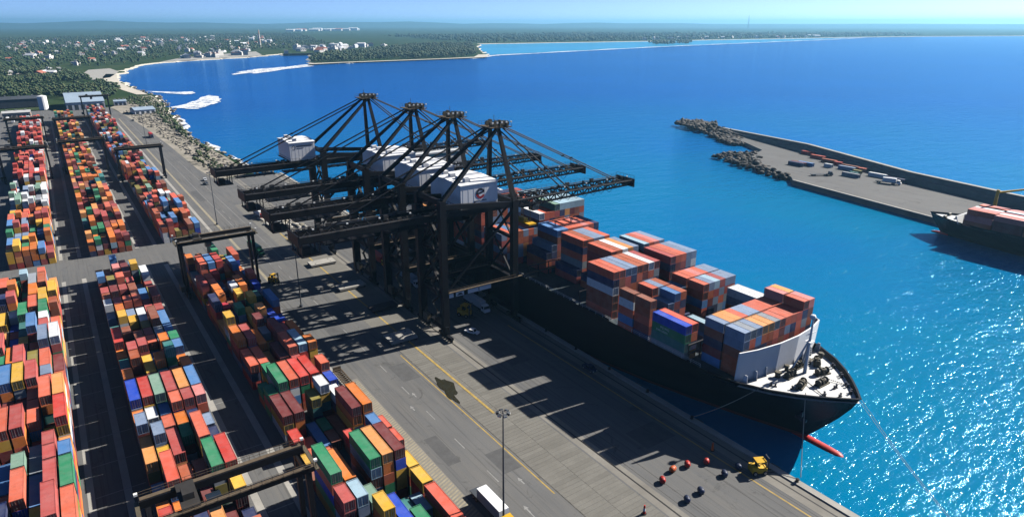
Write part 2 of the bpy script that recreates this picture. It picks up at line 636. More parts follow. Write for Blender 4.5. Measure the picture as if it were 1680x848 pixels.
# puddle in the worn pavement
pud = []
for i in range(34):
    a = 2 * math.pi * i / 34
    r_ = 1.0 + 0.22 * math.sin(3 * a + 1) + 0.16 * math.sin(7 * a) + 0.1 * rr.uniform(-1, 1)
    pud.append((79.9 + math.cos(a) * 2.0 * r_ + 0.25 * math.sin(a) * 4, 149.5 + math.sin(a) * 6.8 * r_))
structure(sheet("puddle", pud, 0.098, "puddle"))

# yard lane surfaces: concrete runways for the gantry wheels and slot lines
for (x0, x1) in ((-9.6, -8.2), (-2.6, -1.0), (20.6, 22.2), (28.2, 29.9), (54.9, 56.4)):
    strip("gantry_runway", x0, x1, 60, 312, 0.012, "concrete_pale")
    strip("gantry_runway", x0, x1, 344, 880, 0.012, "concrete_pale")
for k in range(40):
    y = 100 + k * 13.1
    if 300 < y < 345:
        continue
    strip("bay_line", -8.0, 1.9, y, y + 0.28, 0.016, "road_paint_white")
    if k % 2 == 0:
        strip("bay_line", 22.4, 28.0, y, y + 0.28, 0.016, "road_paint_white")

# headland ground beside the yard: pale rock and dirt
structure(sheet("shore_ground", [(62.5, 985), (66, 955), (70, 880), (76, 760), (79, 640), (80, 522), (84, 476), (107, 486), (108.5, 516), (108, 562), (106, 592), (105, 616), (104, 638), (101, 664), (101, 715),
                           (105, 775), (109, 839), (115, 907), (122, 992), (126, 1060), (126, 1120), (100, 1110), (80, 1040)], -0.3, "rock_pale"))
structure(sheet("beach", [(128, 1640), (118, 1520), (112, 1390), (115, 1290), (121, 1212), (124, 1140), (110, 1150), (100, 1240), (92, 1400), (96, 1560), (110, 1660)], -0.2, "sand"))
structure(sheet("quarry_ground", [(269, 2084), (368, 2336), (472, 2459), (674, 2674), (614, 2362), (575, 2290), (419, 2194), (317, 2125)], -0.2, "concrete_pale"))
structure(sheet("terrace_ground", [(59, 1611), (88, 1828), (133, 1860), (140, 1726), (108, 1545), (73, 1496)], -0.2, "concrete_pale"))
structure(sheet("spit_beach", [(565, 1752), (671, 1779), (817, 1788), (978, 1796), (1150, 1818), (1262, 1980), (1225, 1985), (1125, 1850), (978, 1822), (817, 1815), (671, 1806), (590, 1795)], -0.15, "sand"))

# lagoon behind the reef, the reef's surf and foam on the shoals
structure(sheet("lagoon", [(1248, 1982), (1576, 2055), (2178, 2185), (3360, 2422), (4847, 2737), (4400, 2850), (3459, 2925), (2965, 2915), (2301, 2990), (1870, 3025), (1432, 2297)], SEA_Z + 0.25, "lagoon_water"))
mb = MB()
reef = [(1150, 1840), (1260, 1930), (1560, 2015), (1971, 2124), (2470, 2249), (3360, 2400), (4165, 2541), (5020, 2743)]
for a, b in zip(reef[:-1], reef[1:]):
    k = max(3, int((Vector(b) - Vector(a)).length / 45))
    for i in range(k):
        p, q = Vector(a).lerp(Vector(b), i / k), Vector(a).lerp(Vector(b), (i + 1) / k)
        w0, w1 = 16 + 10 * math.sin(p.x * 0.02), 16 + 10 * math.sin(q.x * 0.02)
        mb.poly([(p.x, p.y, -2.5), (q.x, q.y, -2.5), (q.x - 6, q.y + 10 + w1, -2.5), (p.x - 6, p.y + 10 + w0, -2.5)])
o = mb.build("reef_surf", "foam")
o["kind"] = "stuff"
FOAM = [[(121, 962), (147, 990), (169, 1032), (193, 1095), (212, 1070), (198, 994), (178, 973), (161, 938), (140, 944)],
        [(130, 1228), (169, 1184), (195, 1178), (185, 1130), (158, 1158)], [(114, 890), (110, 823), (107, 750), (117, 762), (123, 842)],
        [(103, 668), (105, 642), (113, 655), (117, 616), (108, 606)], [(355, 1597), (418, 1678), (505, 1730), (586, 1803), (575, 1720), (484, 1645), (386, 1540), (340, 1530)],
        [(108, 560), (112, 520), (118, 530), (116, 575)]]
bmf = bmesh.new()
rr = random.Random(11)
for pts in FOAM:
    c = sum((Vector(p) for p in pts), Vector((0, 0))) / len(pts)
    ring = []
    for i in range(len(pts)):
        a, b = Vector(pts[i]), Vector(pts[(i + 1) % len(pts)])
        for j in range(5):
            p = a.lerp(b, j / 5)
            p = c + (p - c) * rr.uniform(0.86, 1.14)
            ring.append(bmf.verts.new((p.x, p.y, -2.6)))
    bmf.faces.new(ring)
bmesh.ops.triangulate(bmf, faces=bmf.faces[:])
me = bpy.data.meshes.new("surf_foam")
bmf.to_mesh(me)
bmf.free()
if sum(p.normal.z for p in me.polygons) < 0:
    me.flip_normals()
me.materials.append(M("foam"))
o = bpy.data.objects.new("surf_foam", me)
col.objects.link(o)
o["kind"] = "stuff"

# ---------------------------------------------------------------- rocks and vegetation masses
def ico(sub):
    bm = bmesh.new()
    bmesh.ops.create_icosphere(bm, subdivisions=sub, radius=1)
    v = np.array([x.co for x in bm.verts])
    f = np.array([[y.index for y in x.verts] for x in bm.faces])
    bm.free()
    return v, f
ICO1 = ico(1)

def blobs(name, centres, radii, flat, jitter, mat, seed, kind="stuff"):
    """many small rough lumps in one mesh"""
    rg = np.random.default_rng(seed)
    v0, f0 = ICO1
    N = len(centres)
    C = np.asarray(centres, float)[:, None, :]
    Rr = np.asarray(radii, float)[:, None, None]
    jit = 1 + rg.uniform(-jitter, jitter, (N, len(v0), 1))
    sc3 = np.stack([rg.uniform(0.75, 1.25, N), rg.uniform(0.75, 1.25, N), np.full(N, flat) * rg.uniform(0.8, 1.2, N)], 1)[:, None, :]
    ang = rg.uniform(0, 6.28, N)
    V = v0[None] * jit * sc3
    ca, sa = np.cos(ang)[:, None], np.sin(ang)[:, None]
    V = np.stack([V[..., 0] * ca - V[..., 1] * sa, V[..., 0] * sa + V[..., 1] * ca, V[..., 2]], -1) * Rr + C
    F = (f0[None] + (np.arange(N) * len(v0))[:, None, None]).reshape(-1, 3)
    me = bpy.data.meshes.new(name)
    nv, nf = N * len(v0), len(F)
    me.vertices.add(nv)
    me.vertices.foreach_set("co", V.reshape(-1).astype(np.float32))
    me.loops.add(nf * 3)
    me.loops.foreach_set("vertex_index", F.reshape(-1).astype(np.int32))
    me.polygons.add(nf)
    me.polygons.foreach_set("loop_start", np.arange(nf, dtype=np.int32) * 3)
    me.polygons.foreach_set("loop_total", np.full(nf, 3, np.int32))
    me.update()
    me.validate()
    mats = [mat] if isinstance(mat, str) else mat
    for x in mats:
        me.materials.append(M(x))
    if len(mats) > 1:
        me.polygons.foreach_set("material_index", np.repeat(rg.integers(0, len(mats), N), len(f0)).astype(np.int32))
    o = bpy.data.objects.new(name, me)
    col.objects.link(o)
    o["kind"] = kind
    return o

def inside(pts, n, rg):
    P = np.asarray(pts, float)
    lo, hi = P.min(0), P.max(0)
    out = []
    while len(out) < n:
        q = rg.uniform(lo, hi, (n * 2, 2))
        c = np.zeros(len(q), bool)
        for i in range(len(P)):
            a, b = P[i], P[i - 1]
            cond = ((a[1] > q[:, 1]) != (b[1] > q[:, 1]))
            xs = (b[0] - a[0]) * (q[:, 1] - a[1]) / (b[1] - a[1] + 1e-9) + a[0]
            c ^= cond & (q[:, 0] < xs)
        out += list(q[c])
    return np.array(out[:n])

def wood(name, pts, n, h, clumps, mat, seed, base=0.0, cr=0.34):
    """tree crowns as loose clusters of leaf clumps"""
    rg = np.random.default_rng(seed)
    P = inside(pts, n, rg)
    keep = np.sin(P[:, 0] / 61.0 + 1.3 * np.sin(P[:, 1] / 97.0)) * np.sin(P[:, 1] / 83.0 + 0.7) > -0.62
    P = P[keep] if h > 5 else P
    n = len(P)
    H_ = rg.uniform(0.4, 1.3, n) * h
    C, Rd = [], []
    for (x, y), hh in zip(P, H_):
        for _ in range(clumps):
            a, r_ = rg.uniform(0, 6.28), rg.uniform(0, 0.42) * hh
            C.append((x + math.cos(a) * r_, y + math.sin(a) * r_, base + hh * rg.uniform(0.35, 0.95)))
            Rd.append(hh * cr * rg.uniform(0.55, 1.1))
    return blobs(name, C, Rd, 0.8, 0.28, mat, seed)

wood("yard_edge_wood", [(-70, 1120), (-130, 1900), (0, 1900), (52, 1640), (80, 1400), (96, 1250), (84, 1130), (60, 1060), (10, 1120)], 1700, 9.5, 13, ["leaf", "leaf_dry", "leaf"], 21, cr=0.19)
wood("spit_wood", [(592, 1805), (735, 2153), (985, 2435), (1431, 2876), (1780, 2950), (1420, 2330), (1235, 2010), (1120, 1862), (944, 1835), (744, 1822)], 4200, 13, 4, ["leaf", "leaf", "leaf_dry"], 22, cr=0.26)
wood("town_trees", [(-200, 1900), (-500, 5200), (700, 6500), (2200, 7000), (1100, 3000), (660, 2700), (360, 2420), (240, 2120), (190, 2020), (140, 1920), (60, 1930)], 8500, 12, 3, ["leaf", "leaf_dry", "leaf"], 23, cr=0.3)
wood("far_coast_trees", [(1870, 3060), (2301, 3030), (2965, 2960), (3459, 2970), (4313, 2900), (5235, 2895), (6000, 2790), (7200, 3600), (4300, 5200), (2300, 5200)], 5200, 16, 2, ["leaf", "leaf"], 24, cr=0.45)
wood("islet_scrub", [(2744, 2690), (3095, 2880), (3130, 2720), (2782, 2450), (2590, 2480)], 260, 12, 2, ["leaf_dry", "leaf"], 25, base=-3, cr=0.5)
wood("shore_scrub", [(80, 1040), (100, 1105), (122, 1060), (116, 920), (108, 800), (102, 700), (103, 600), (100, 560), (97, 600), (96, 760), (100, 900)], 420, 3.2, 4, ["leaf_dry", "leaf"], 26)
wood("shore_scrub", [(84, 560), (97, 600), (96, 500), (86, 490)], 60, 2.6, 4, ["leaf", "leaf_dry"], 27)

rg = np.random.default_rng(31)
P = inside([(70, 930), (80, 780), (84, 640), (86, 490), (106, 490), (106, 600), (101, 690), (106, 790), (113, 900), (112, 960)], 900, rg)
blobs("shore_rocks", [(x, y, -0.2) for x, y in P], rg.uniform(0.4, 2.1, len(P)), 0.45, 0.3, ["rock_pale", "rock"], 32)
C, Rd = [], []
for i in range(len(coast)):
    x, y = coast[i]
    if y > 1330 or i < 1:
        continue
    for _ in range(16):
        C.append((x + rg.normal(1.5, 2.2), y + rg.uniform(-9, 9), -2.4 + rg.uniform(-0.6, 1.2)))
        Rd.append(rg.uniform(0.6, 2.2))
blobs("waterline_boulders", C, Rd, 0.6, 0.3, ["rock", "rock_pale"], 33)

# ================================================================ BREAKWATER PIER
pier = thing("breakwater_pier", (0, 0, 0), "long concrete breakwater pier with rubble head across the harbour", "pier")
mb = MB()
PIER = [(404, 254), (385, 153), (366, 40), (356, -80), (424, -80), (438, 60), (450, 143), (464, 208), (506, 310), (536, 400), (552, 440), (534, 440), (504, 368), (484, 336), (456, 326), (432, 304), (414, 262)]
d_ = sheet("pier_deck", PIER, 0.05, "asphalt")
d_.parent = pier
for i in range(len(PIER)):
    a, b = PIER[i], PIER[(i + 1) % len(PIER)]
    mb.poly([(a[0], a[1], 0.05), (a[0], a[1], -9), (b[0], b[1], -9), (b[0], b[1], 0.05)])
mb.build("pier_face", "concrete", pier)
mb = MB()
EDGE = [(404, 254), (385, 153), (366, 40), (356, -80)]
for a, b in zip(EDGE[:-1], EDGE[1:]):
    mb.bar((a[0] + 0.4, a[1], 0.2), (b[0] + 0.4, b[1], 0.2), 1.6, 0.5)
mb.build("coping", "concrete_pale", pier)
WALL = [(545, 425), (508, 310), (466, 208), (452, 143), (440, 60), (426, -80)]
mb = MB()
secs = []
for i, (x, y) in enumerate(WALL):
    h_ = 2.6 if i == 0 else 6.4
    secs.append([(x - 5.5, y, 0), (x - 5.3, y, h_ * 0.5), (x - 1.9, y, h_ * 0.52), (x - 1.7, y, h_), (x + 1.4, y, h_), (x + 3.0, y, h_ - 2.2), (x + 7.5, y, -6)])
mb.loft(secs, 0, closed=False, caps=False)
mb.build("parapet_wall", "concrete", pier)
mb = MB()
for a, b in zip(WALL[:-1], WALL[1:]):
    mb.bar((a[0] - 0.2, a[1], 6.48 if a[1] < 400 else 2.7), (b[0] - 0.2, b[1], 6.48), 3.3, 0.14)
mb.build("parapet_cap", "concrete_pale", pier)
rg = np.random.default_rng(41)
C, Rd = [], []
HEAD_P = [(536, 400), (552, 440), (590, 470), (585, 492), (556, 496), (540, 482), (524, 432), (492, 376), (504, 366)]
for x, y in inside(HEAD_P, 520, rg):
    dx = min(abs(x - 549), 34)
    C.append((x, y, -2.2 + max(0, 5.2 - dx * 0.12) * (0.55 + 0.45 * rg.random())))
    Rd.append(rg.uniform(1.2, 3.0))
for x, y in inside([(450, 352), (436, 349), (426, 325), (409, 262), (418, 262), (436, 302), (462, 322), (480, 334), (466, 344)], 300, rg):
    C.append((x, y, -2.4 + 2.6 * rg.random()))
    Rd.append(rg.uniform(1.0, 2.4))
for a, b in zip(WALL[:-1], WALL[1:]):
    for t in np.linspace(0, 1, 60):
        C.append((a[0] + (b[0] - a[0]) * t + rg.uniform(5.5, 12), a[1] + (b[1] - a[1]) * t, -2.6 + rg.uniform(-0.5, 1.2)))
        Rd.append(rg.uniform(0.8, 2.0))
o = blobs("rubble_armour", C, Rd, 0.7, 0.35, ["rock", "rock", "rock_dark"], 42)
o.parent = pier
mb = MB()
for a, b in zip(WALL[1:-1], WALL[2:]):
    mb.poly([(a[0] + 10, a[1], -2.7), (a[0] + 18, a[1], -2.7), (b[0] + 18, b[1], -2.7), (b[0] + 10, b[1], -2.7)])
o = mb.build("seaward_foam", "foam")
o["kind"] = "stuff"

# ================================================================ SHIPPING CONTAINERS
TINT = dict(rose=(0.46, 0.085, 0.075), red=(0.58, 0.055, 0.04), salmon=(0.66, 0.14, 0.075), coral=(0.72, 0.12, 0.07), orange=(0.74, 0.20, 0.03), peach=(0.80, 0.34, 0.10),
            yellow=(0.76, 0.44, 0.05), green=(0.03, 0.24, 0.11), sage=(0.22, 0.37, 0.28), teal=(0.04, 0.20, 0.19), blue=(0.09, 0.24, 0.52), royal=(0.01, 0.07, 0.55),
            slate=(0.22, 0.30, 0.44), ltblue=(0.36, 0.53, 0.64), white=(0.78, 0.80, 0.82), maroon=(0.19, 0.035, 0.035), brown=(0.28, 0.09, 0.05), crimson=(0.5, 0.02, 0.05),
            pink=(0.68, 0.24, 0.22), olive=(0.26, 0.22, 0.05), navy=(0.015, 0.03, 0.11), grey=(0.30, 0.33, 0.37), burnt=(0.45, 0.11, 0.045))
WORD = dict(rose="rose red", red="bright red", salmon="salmon orange", coral="coral red", orange="orange", peach="peach orange", yellow="yellow", green="green", sage="sage green", teal="teal", blue="mid blue",
            royal="royal blue", slate="slate blue", ltblue="pale blue", white="white", maroon="maroon", brown="brown", crimson="crimson", pink="pink", olive="olive", navy="navy", grey="grey", burnt="rust orange")
CW, CH = 2.44, 2.6
LEN = {40: 12.19, 20: 6.06}
ORD = ["first", "second", "third", "fourth", "fifth", "sixth", "seventh", "eighth", "ninth", "tenth", "eleventh", "twelfth", "thirteenth", "fourteenth", "fifteenth", "sixteenth", "seventeenth",
       "eighteenth", "nineteenth", "twentieth"]
def ordinal(i):
    return ORD[i] if i < len(ORD) else "%dth" % (i + 1)

def container_meshes(n):
    L, w = LEN[n], CW / 2
    k = int(L / 0.42)
    p = (L - 0.36) / k
    secs = []
    for i in range(k):
        y0 = 0.18 + i * p
        for t, d in ((0.0, 0.0), (0.22, 0.045), (0.5, 0.045), (0.72, 0.0)):
            y, rd = y0 + t * p, d * 0.5
            secs.append([(-w + 0.03 + d, y, 0.16), (-w + 0.03 + d, y, CH - 0.12), (-w + 0.11, y, CH - 0.035 - rd), (w - 0.11, y, CH - 0.035 - rd), (w - 0.03 - d, y, CH - 0.12), (w - 0.03 - d, y, 0.16)])
    b = MB()
    b.loft(secs)
    body = b.mesh("shipping_container", "container_paint")
    f = MB()
    for sx in (-1, 1):
        x0, x1 = sorted((sx * w, sx * (w - 0.16)))
        for (y0, y1) in ((0.0, 0.19), (L - 0.19, L)):
            f.box(x0, x1, y0, y1, 0.0, CH)
        f.box(*sorted((sx * w, sx * (w - 0.10))), 0.19, L - 0.19, CH - 0.12, CH - 0.004)
        f.box(*sorted((sx * w, sx * (w - 0.12))), 0.19, L - 0.19, 0.0, 0.17)
    for (y0, y1) in ((0.002, 0.12), (L - 0.12, L - 0.002)):
        f.box(-w + 0.16, w - 0.16, y0, y1, CH - 0.14, CH - 0.006)
        f.box(-w + 0.16, w - 0.16, y0, y1, 0.004, 0.16)
    frame = f.mesh("frame", "container_paint")
    doors = []
    for s in (-1, 1):
        d = MB()
        a, e = sorted((s * 0.015, s * (w - 0.17)))
        d.box(a, e, 0.05, 0.12, 0.18, CH - 0.16)
        for q in (0.28, 0.72):
            x = a + (e - a) * q
            d.box(x - 0.025, x + 0.025, 0.0, 0.05, 0.12, CH - 0.12, 1)
        d.box(a + 0.1, e - 0.1, 0.03, 0.05, 0.55, 0.62, 1)
        doors.append(d.mesh("door", ["container_paint", "galvanised"]))
    return body, frame, doors
CM = {n: container_meshes(n) for n in (40, 20)}

CONT = []      # dict(x (centre), y (near end), z, n, c, label, vis)
def add_container(x, y, z, n, c, label, where):
    CONT.append(dict(x=x, y=y, z=z, n=n, c=c, label=label, where=where))
    return CONT[-1]

# stacks surveyed from the photograph: block, row, near end, length class, tiers, colour on top
TOPS = [
('A',0,132.5,40,4,'salmon'),('A',0,145.3,40,4,'green'),('A',0,158.0,20,4,'blue'),('A',0,170.8,40,5,'red'),('A',0,183.5,40,5,'peach'),('A',0,221.8,40,5,'white'),('A',0,266.4,20,2,'red'),('A',0,272.8,40,4,'yellow'),
('A',1,132.5,40,5,'rose'),('A',1,145.3,40,4,'rose'),('A',1,158.0,20,4,'rose'),('A',1,164.4,20,4,'rose'),('A',1,183.5,40,5,'salmon'),('A',1,202.6,20,4,'slate'),('A',1,221.8,40,5,'slate'),('A',2,132.5,40,3,'yellow'),
('A',2,196.3,40,5,'rose'),('A',2,234.5,40,5,'blue'),('A',2,272.8,40,4,'orange'),('A',3,145.3,40,4,'salmon'),('A',3,158.0,20,4,'sage'),('A',3,170.8,40,5,'rose'),('A',3,196.3,40,5,'yellow'),('A',3,209.0,40,5,'rose'),
('A',3,279.1,20,2,'rose'),('A',4,170.8,40,5,'salmon'),('A',4,196.3,40,5,'blue'),('A',4,266.4,20,5,'rose'),('A',4,279.1,20,5,'orange'),('A',4,292.0,40,3,'green'),
('B',0,147.5,40,3,'peach'),('B',0,160.6,20,4,'slate'),('B',0,173.8,40,4,'royal'),('B',0,186.9,20,4,'orange'),('B',0,206.6,20,3,'orange'),('B',0,226.4,20,3,'teal'),('B',0,239.5,20,3,'slate'),('B',0,246.1,20,4,'white'),('B',0,259.2,20,4,'rose'),
('B',1,134.3,40,4,'coral'),('B',1,154.0,20,4,'slate'),('B',1,173.8,40,4,'red'),('B',1,232.9,20,4,'yellow'),('B',1,246.1,20,4,'rose'),('B',2,147.5,40,3,'rose'),('B',2,160.6,20,3,'salmon'),('B',2,167.2,20,3,'blue'),('B',2,173.8,40,4,'sage'),
('B',2,206.6,20,4,'rose'),('B',2,232.9,20,3,'yellow'),('B',2,246.1,20,4,'salmon'),('B',2,259.2,20,4,'rose'),('B',2,265.8,20,5,'salmon'),('B',2,285.6,20,4,'pink'),('B',3,154.0,20,3,'green'),('B',3,167.2,20,4,'salmon'),('B',3,173.8,40,4,'rose'),
('B',3,193.5,20,4,'orange'),('B',3,213.2,20,3,'salmon'),('B',3,246.1,20,4,'salmon'),('B',3,265.8,20,4,'rose'),('B',4,134.3,40,4,'green'),('B',4,147.5,40,4,'salmon'),('B',4,167.2,20,4,'rose'),('B',4,173.8,40,4,'peach'),('B',4,193.5,20,5,'teal'),
('B',4,206.6,20,4,'orange'),('B',4,239.5,40,3,'rose'),('B',4,279.0,20,5,'yellow'),('B',5,127.7,20,3,'yellow'),('B',5,134.3,40,4,'red'),('B',5,160.6,20,2,'slate'),('B',5,167.2,20,4,'pink'),('B',5,173.8,40,4,'blue'),('B',5,193.5,20,3,'orange'),
('B',5,213.2,20,3,'blue'),('B',5,219.8,20,3,'blue'),('B',5,239.5,20,3,'rose'),('B',5,288.0,40,2,'green'),
('C',0,107.3,20,4,'rose'),('C',0,113.9,40,5,'green'),('C',0,140.6,20,2,'red'),('C',0,149.0,40,3,'maroon'),('C',0,180.4,40,3,'salmon'),('C',0,193.7,40,4,'orange'),('C',0,206.3,20,5,'yellow'),('C',0,246.9,20,4,'rose'),('C',0,253.6,20,4,'rose'),  # red entry: lit part of a maroon container, sunlight put into its colour
('C',0,273.5,20,5,'orange'),('C',1,107.3,20,4,'ltblue'),('C',1,113.9,40,4,'orange'),('C',1,149.0,40,3,'maroon'),('C',1,161.5,40,4,'green'),('C',1,227.0,20,3,'crimson'),('C',1,233.6,20,4,'orange'),('C',1,240.3,20,4,'orange'),('C',1,246.9,20,4,'salmon'),
('C',1,253.6,20,4,'salmon'),('C',1,263.2,40,5,'salmon'),('C',2,100.6,20,4,'yellow'),('C',2,107.3,20,3,'sage'),('C',2,161.5,40,4,'salmon'),('C',2,263.2,40,5,'blue'),('C',3,113.9,40,5,'green'),('C',3,152.5,20,3,'olive'),('C',3,161.5,40,4,'red'),
('C',3,240.3,20,4,'white'),('C',3,263.2,40,5,'red'),('C',4,113.9,40,5,'peach'),('C',4,154.0,20,4,'white'),('C',4,161.5,40,4,'red'),('C',4,180.4,40,4,'salmon'),('C',4,213.7,20,4,'peach'),('C',4,286.8,40,4,'green'),('C',5,113.9,40,5,'maroon'),
('C',5,139.0,40,4,'maroon'),('C',5,180.4,40,4,'ltblue'),('C',5,207.0,40,3,'royal'),('C',6,81.0,40,3,'rose'),('C',6,94.0,40,3,'coral'),('C',6,106.9,20,3,'yellow'),('C',6,113.5,20,3,'yellow'),('C',6,139.0,40,4,'orange'),('C',6,180.4,20,4,'orange'),
('C',7,127.2,20,2,'coral'),('C',7,133.9,20,2,'coral')]
BLOCK = dict(A=dict(x0=-10.4, s=-1, rows=7, y0=108, y1=306, name="inland"), B=dict(x0=2.3, s=1, rows=6, y0=92, y1=306, name="middle"), C=dict(x0=32.9, s=1, rows=7, y0=70, y1=300, name="quayside"))
PITCH_X = 2.86
def row_x(b, r):
    B_ = BLOCK[b]
    return B_['x0'] + B_['s'] * PITCH_X * (r + 0.5)
MIXN = ['rose'] * 4 + ['salmon'] * 4 + ['orange'] * 4 + ['red'] * 3 + ['maroon'] * 4 + ['brown'] * 3 + ['burnt'] * 3 + ['navy'] * 3 + ['blue'] * 2 + ['green'] * 3 + ['yellow'] * 3 + ['peach'] * 2 + ['white'] * 2 + ['slate', 'teal', 'olive', 'grey', 'ltblue', 'royal']
COLUMNS = []     # (block key, row, x, y, n, tiers, top colour, near)
rr = random.Random(19)
for b, B_ in BLOCK.items():
    for r in range(B_['rows'] + (1 if b == 'C' else 0)):
        given = sorted([t for t in TOPS if t[0] == b and t[1] == r], key=lambda t: t[2])
        cur = []
        for t in given:
            COLUMNS.append((b + 'n', r, row_x(b, r), t[2], t[3], t[4], t[5]))
            cur.append((t[2], t[2] + LEN[t[3]]))
        if r >= B_['rows']:
            continue
        edges = [B_['y0']] + [v for ab in cur for v in ab] + [B_['y1']]
        for g0, g1 in zip(edges[0::2], edges[1::2]):
            y = g0 + 0.25
            while y + 6.06 <= g1 - 0.2:
                n = 40 if (g1 - y > 12.6 and rr.random() < 0.55) else 20
                t = rr.choice([1, 2, 2, 3, 3]) if b != 'A' else rr.choice([2, 3, 3, 4])
                if b == 'C' and 120 < y < 160 and r < 5:
                    t = rr.choice([0, 1, 1, 2])
                if b == 'B' and y > 180:
                    t = rr.choice([2, 3, 3, 4])
                if b == 'C' and y > 190:
                    t = rr.choice([2, 2, 3, 4])
                if t:
                    COLUMNS.append((b + 'n', r, row_x(b, r), y, n, t, rr.choice(MIXN)))
                y += LEN[n] + 0.4
for b, y1 in (('A', 850), ('B', 868), ('C', 900)):
    for r in range(6):
        y = 341.0 + (3 if b == 'C' else 0)
        while y < y1:
            seg = int((y - 341) / 26)
            h = random.Random(hash((b, seg)) % 9999 if False else (ord(b) * 131 + seg * 17)).choice([2, 3, 3, 4, 4])
            if b == 'C' and 496 < y < 508:
                y += 12.6
                continue
            n = 20 if rr.random() < 0.55 else 40
            t = max(1, min(5, h + rr.choice([-1, 0, 0, 1])))
            if rr.random() < 0.07:
                t = 0
            if b == 'A':
                pal = ['rose', 'salmon', 'orange', 'blue', 'slate', 'green', 'yellow', 'red', 'rose'] if y < 420 else (['white'] * 5 + ['slate', 'ltblue', 'sage', 'grey'] if y < 500 else ['red', 'rose', 'salmon', 'coral', 'white', 'red'])
            elif b == 'B':
                pal = ['yellow', 'orange', 'maroon', 'green', 'rose', 'burnt', 'brown', 'peach', 'salmon', 'teal', 'rose']
            else:
                pal = ['red', 'rose', 'salmon', 'orange', 'burnt', 'maroon', 'brown', 'blue', 'white', 'sage', 'olive', 'coral', 'rose']
            if t:
                COLUMNS.append((b + 'f', r, row_x(b, r), y, n, t, rr.choice(pal)))
            y += LEN[n] + 0.38

def emit_columns(cols, group_fmt):
    byrow = {}
    for c in cols:
        byrow.setdefault((c[0], c[1]), []).append(c)
    for key, L in byrow.items():
        L.sort(key=lambda c: c[3])
        for i, (blk, r, x, y, n, t, c) in enumerate(L):
            for k in range(t):
                cc = c if k == t - 1 else rr.choice(MIXN)
                yield blk, r, i, x + rr.uniform(-0.05, 0.05), y + rr.uniform(-0.08, 0.08), n, k, t, cc
LOW = ["on top of", "second from top in", "third from top in", "fourth from top in", "fifth from top in"]
def yard_label(blk, r, i, n, k, t, c):
    side = "near" if blk[1] == 'n' else "far"
    return "%s %s container %s the %s stack, %s row, %s %s block" % (WORD[c], "long" if n == 40 else "short", LOW[t - 1 - k], ordinal(i), ordinal(r), side, BLOCK[blk[0]]['name'])
heights = {}
for (blk, r, x, y, n, t, c) in COLUMNS:
    heights.setdefault((blk, r), []).append((y, y + LEN[n], t))
def height_at(blk, r, y):
    return max([t for (a, b2, t) in heights.get((blk, r), ()) if a - 0.2 <= y <= b2 + 0.2] or [0])
for blk, r, i, x, y, n, k, t, c in emit_columns(COLUMNS, None):
    q = add_container(x, y, k * CH + 0.02, n, c, yard_label(blk, r, i, n, k, t, c), "yard")
    q['near'] = k + 1 > height_at(blk, r, y - 1.0)
    q['top'] = k == t - 1
    sgn = 1 if x < 0 else -1
    rn = r + sgn * BLOCK[blk[0]]['s']
    q['side'] = (k + 1 > height_at(blk, rn, y + LEN[n] * 0.5))
    q['sgn'] = sgn

# containers on the berthed ship: per bay, tiers across the beam from the quay side to the sea side
SHIP_X = 148.8
HULL_X = 148.3
SHIP_HATCH = 13.2
SHIP_BAYS = [  # near end, length class, tiers in each of 16 rows from the quay side
    (91.2, 20, [0, 0, 5, 5, 5, 5, 5, 5, 5, 5, 5, 5, 6, 6, 0, 0]),
    (97.7, 20, [0, 0, 5, 5, 5, 5, 5, 5, 5, 5, 5, 5, 6, 6, 0, 0]),
    (105.8, 40, [4, 4, 0, 0, 0, 1, 2, 1, 0, 0, 0, 0, 0, 4, 4, 0]),
    (119.0, 20, [5, 0, 0, 4, 5, 5, 2, 0, 0, 5, 5, 5, 5, 5, 5, 0]),
    (125.6, 20, [5, 0, 3, 5, 5, 5, 4, 2, 4, 5, 5, 5, 5, 5, 5, 0]),
    (137.0, 40, [0, 6, 6, 6, 6, 6, 6, 6, 6, 0, 0, 6, 6, 6, 6, 6]),
    (151.5, 40, [0, 0, 0, 0, 0, 2, 6, 6, 6, 6, 6, 2, 6, 6, 6, 6]),
    (166.0, 40, [0, 0, 0, 0, 0, 2, 6, 6, 6, 6, 6, 0, 0, 0, 0, 0]),
    (180.3, 40, [0, 0, 0, 0, 3, 4, 6, 6, 6, 6, 6, 6, 6, 6, 0, 0]),
    (194.8, 40, [5, 5, 5, 5, 5, 5, 5, 7, 7, 7, 8, 8, 8, 8, 8, 8]),
    (209.0, 40, [8, 8, 8, 8, 8, 8, 8, 8, 8, 8, 8, 8, 8, 8, 7, 7]),
    (223.0, 40, [6, 6, 6, 6, 7, 7, 7, 7, 7, 7, 7, 7, 7, 7, 6, 6]),
    (237.0, 40, [5, 5, 5, 5, 6, 6, 6, 6, 6, 6, 6, 6, 6, 5, 5, 5]),
    (251.0, 40, [4, 4, 5, 5, 5, 5, 5, 5, 5, 5, 5, 5, 5, 5, 5, 5]),
]
MIXS = ['burnt'] * 5 + ['salmon'] * 4 + ['slate'] * 3 + ['navy'] * 5 + ['brown'] * 3 + ['rose'] * 2 + ['maroon'] * 3 + ['peach', 'grey', 'white', 'blue']
def tops(txt):
    return txt.split()
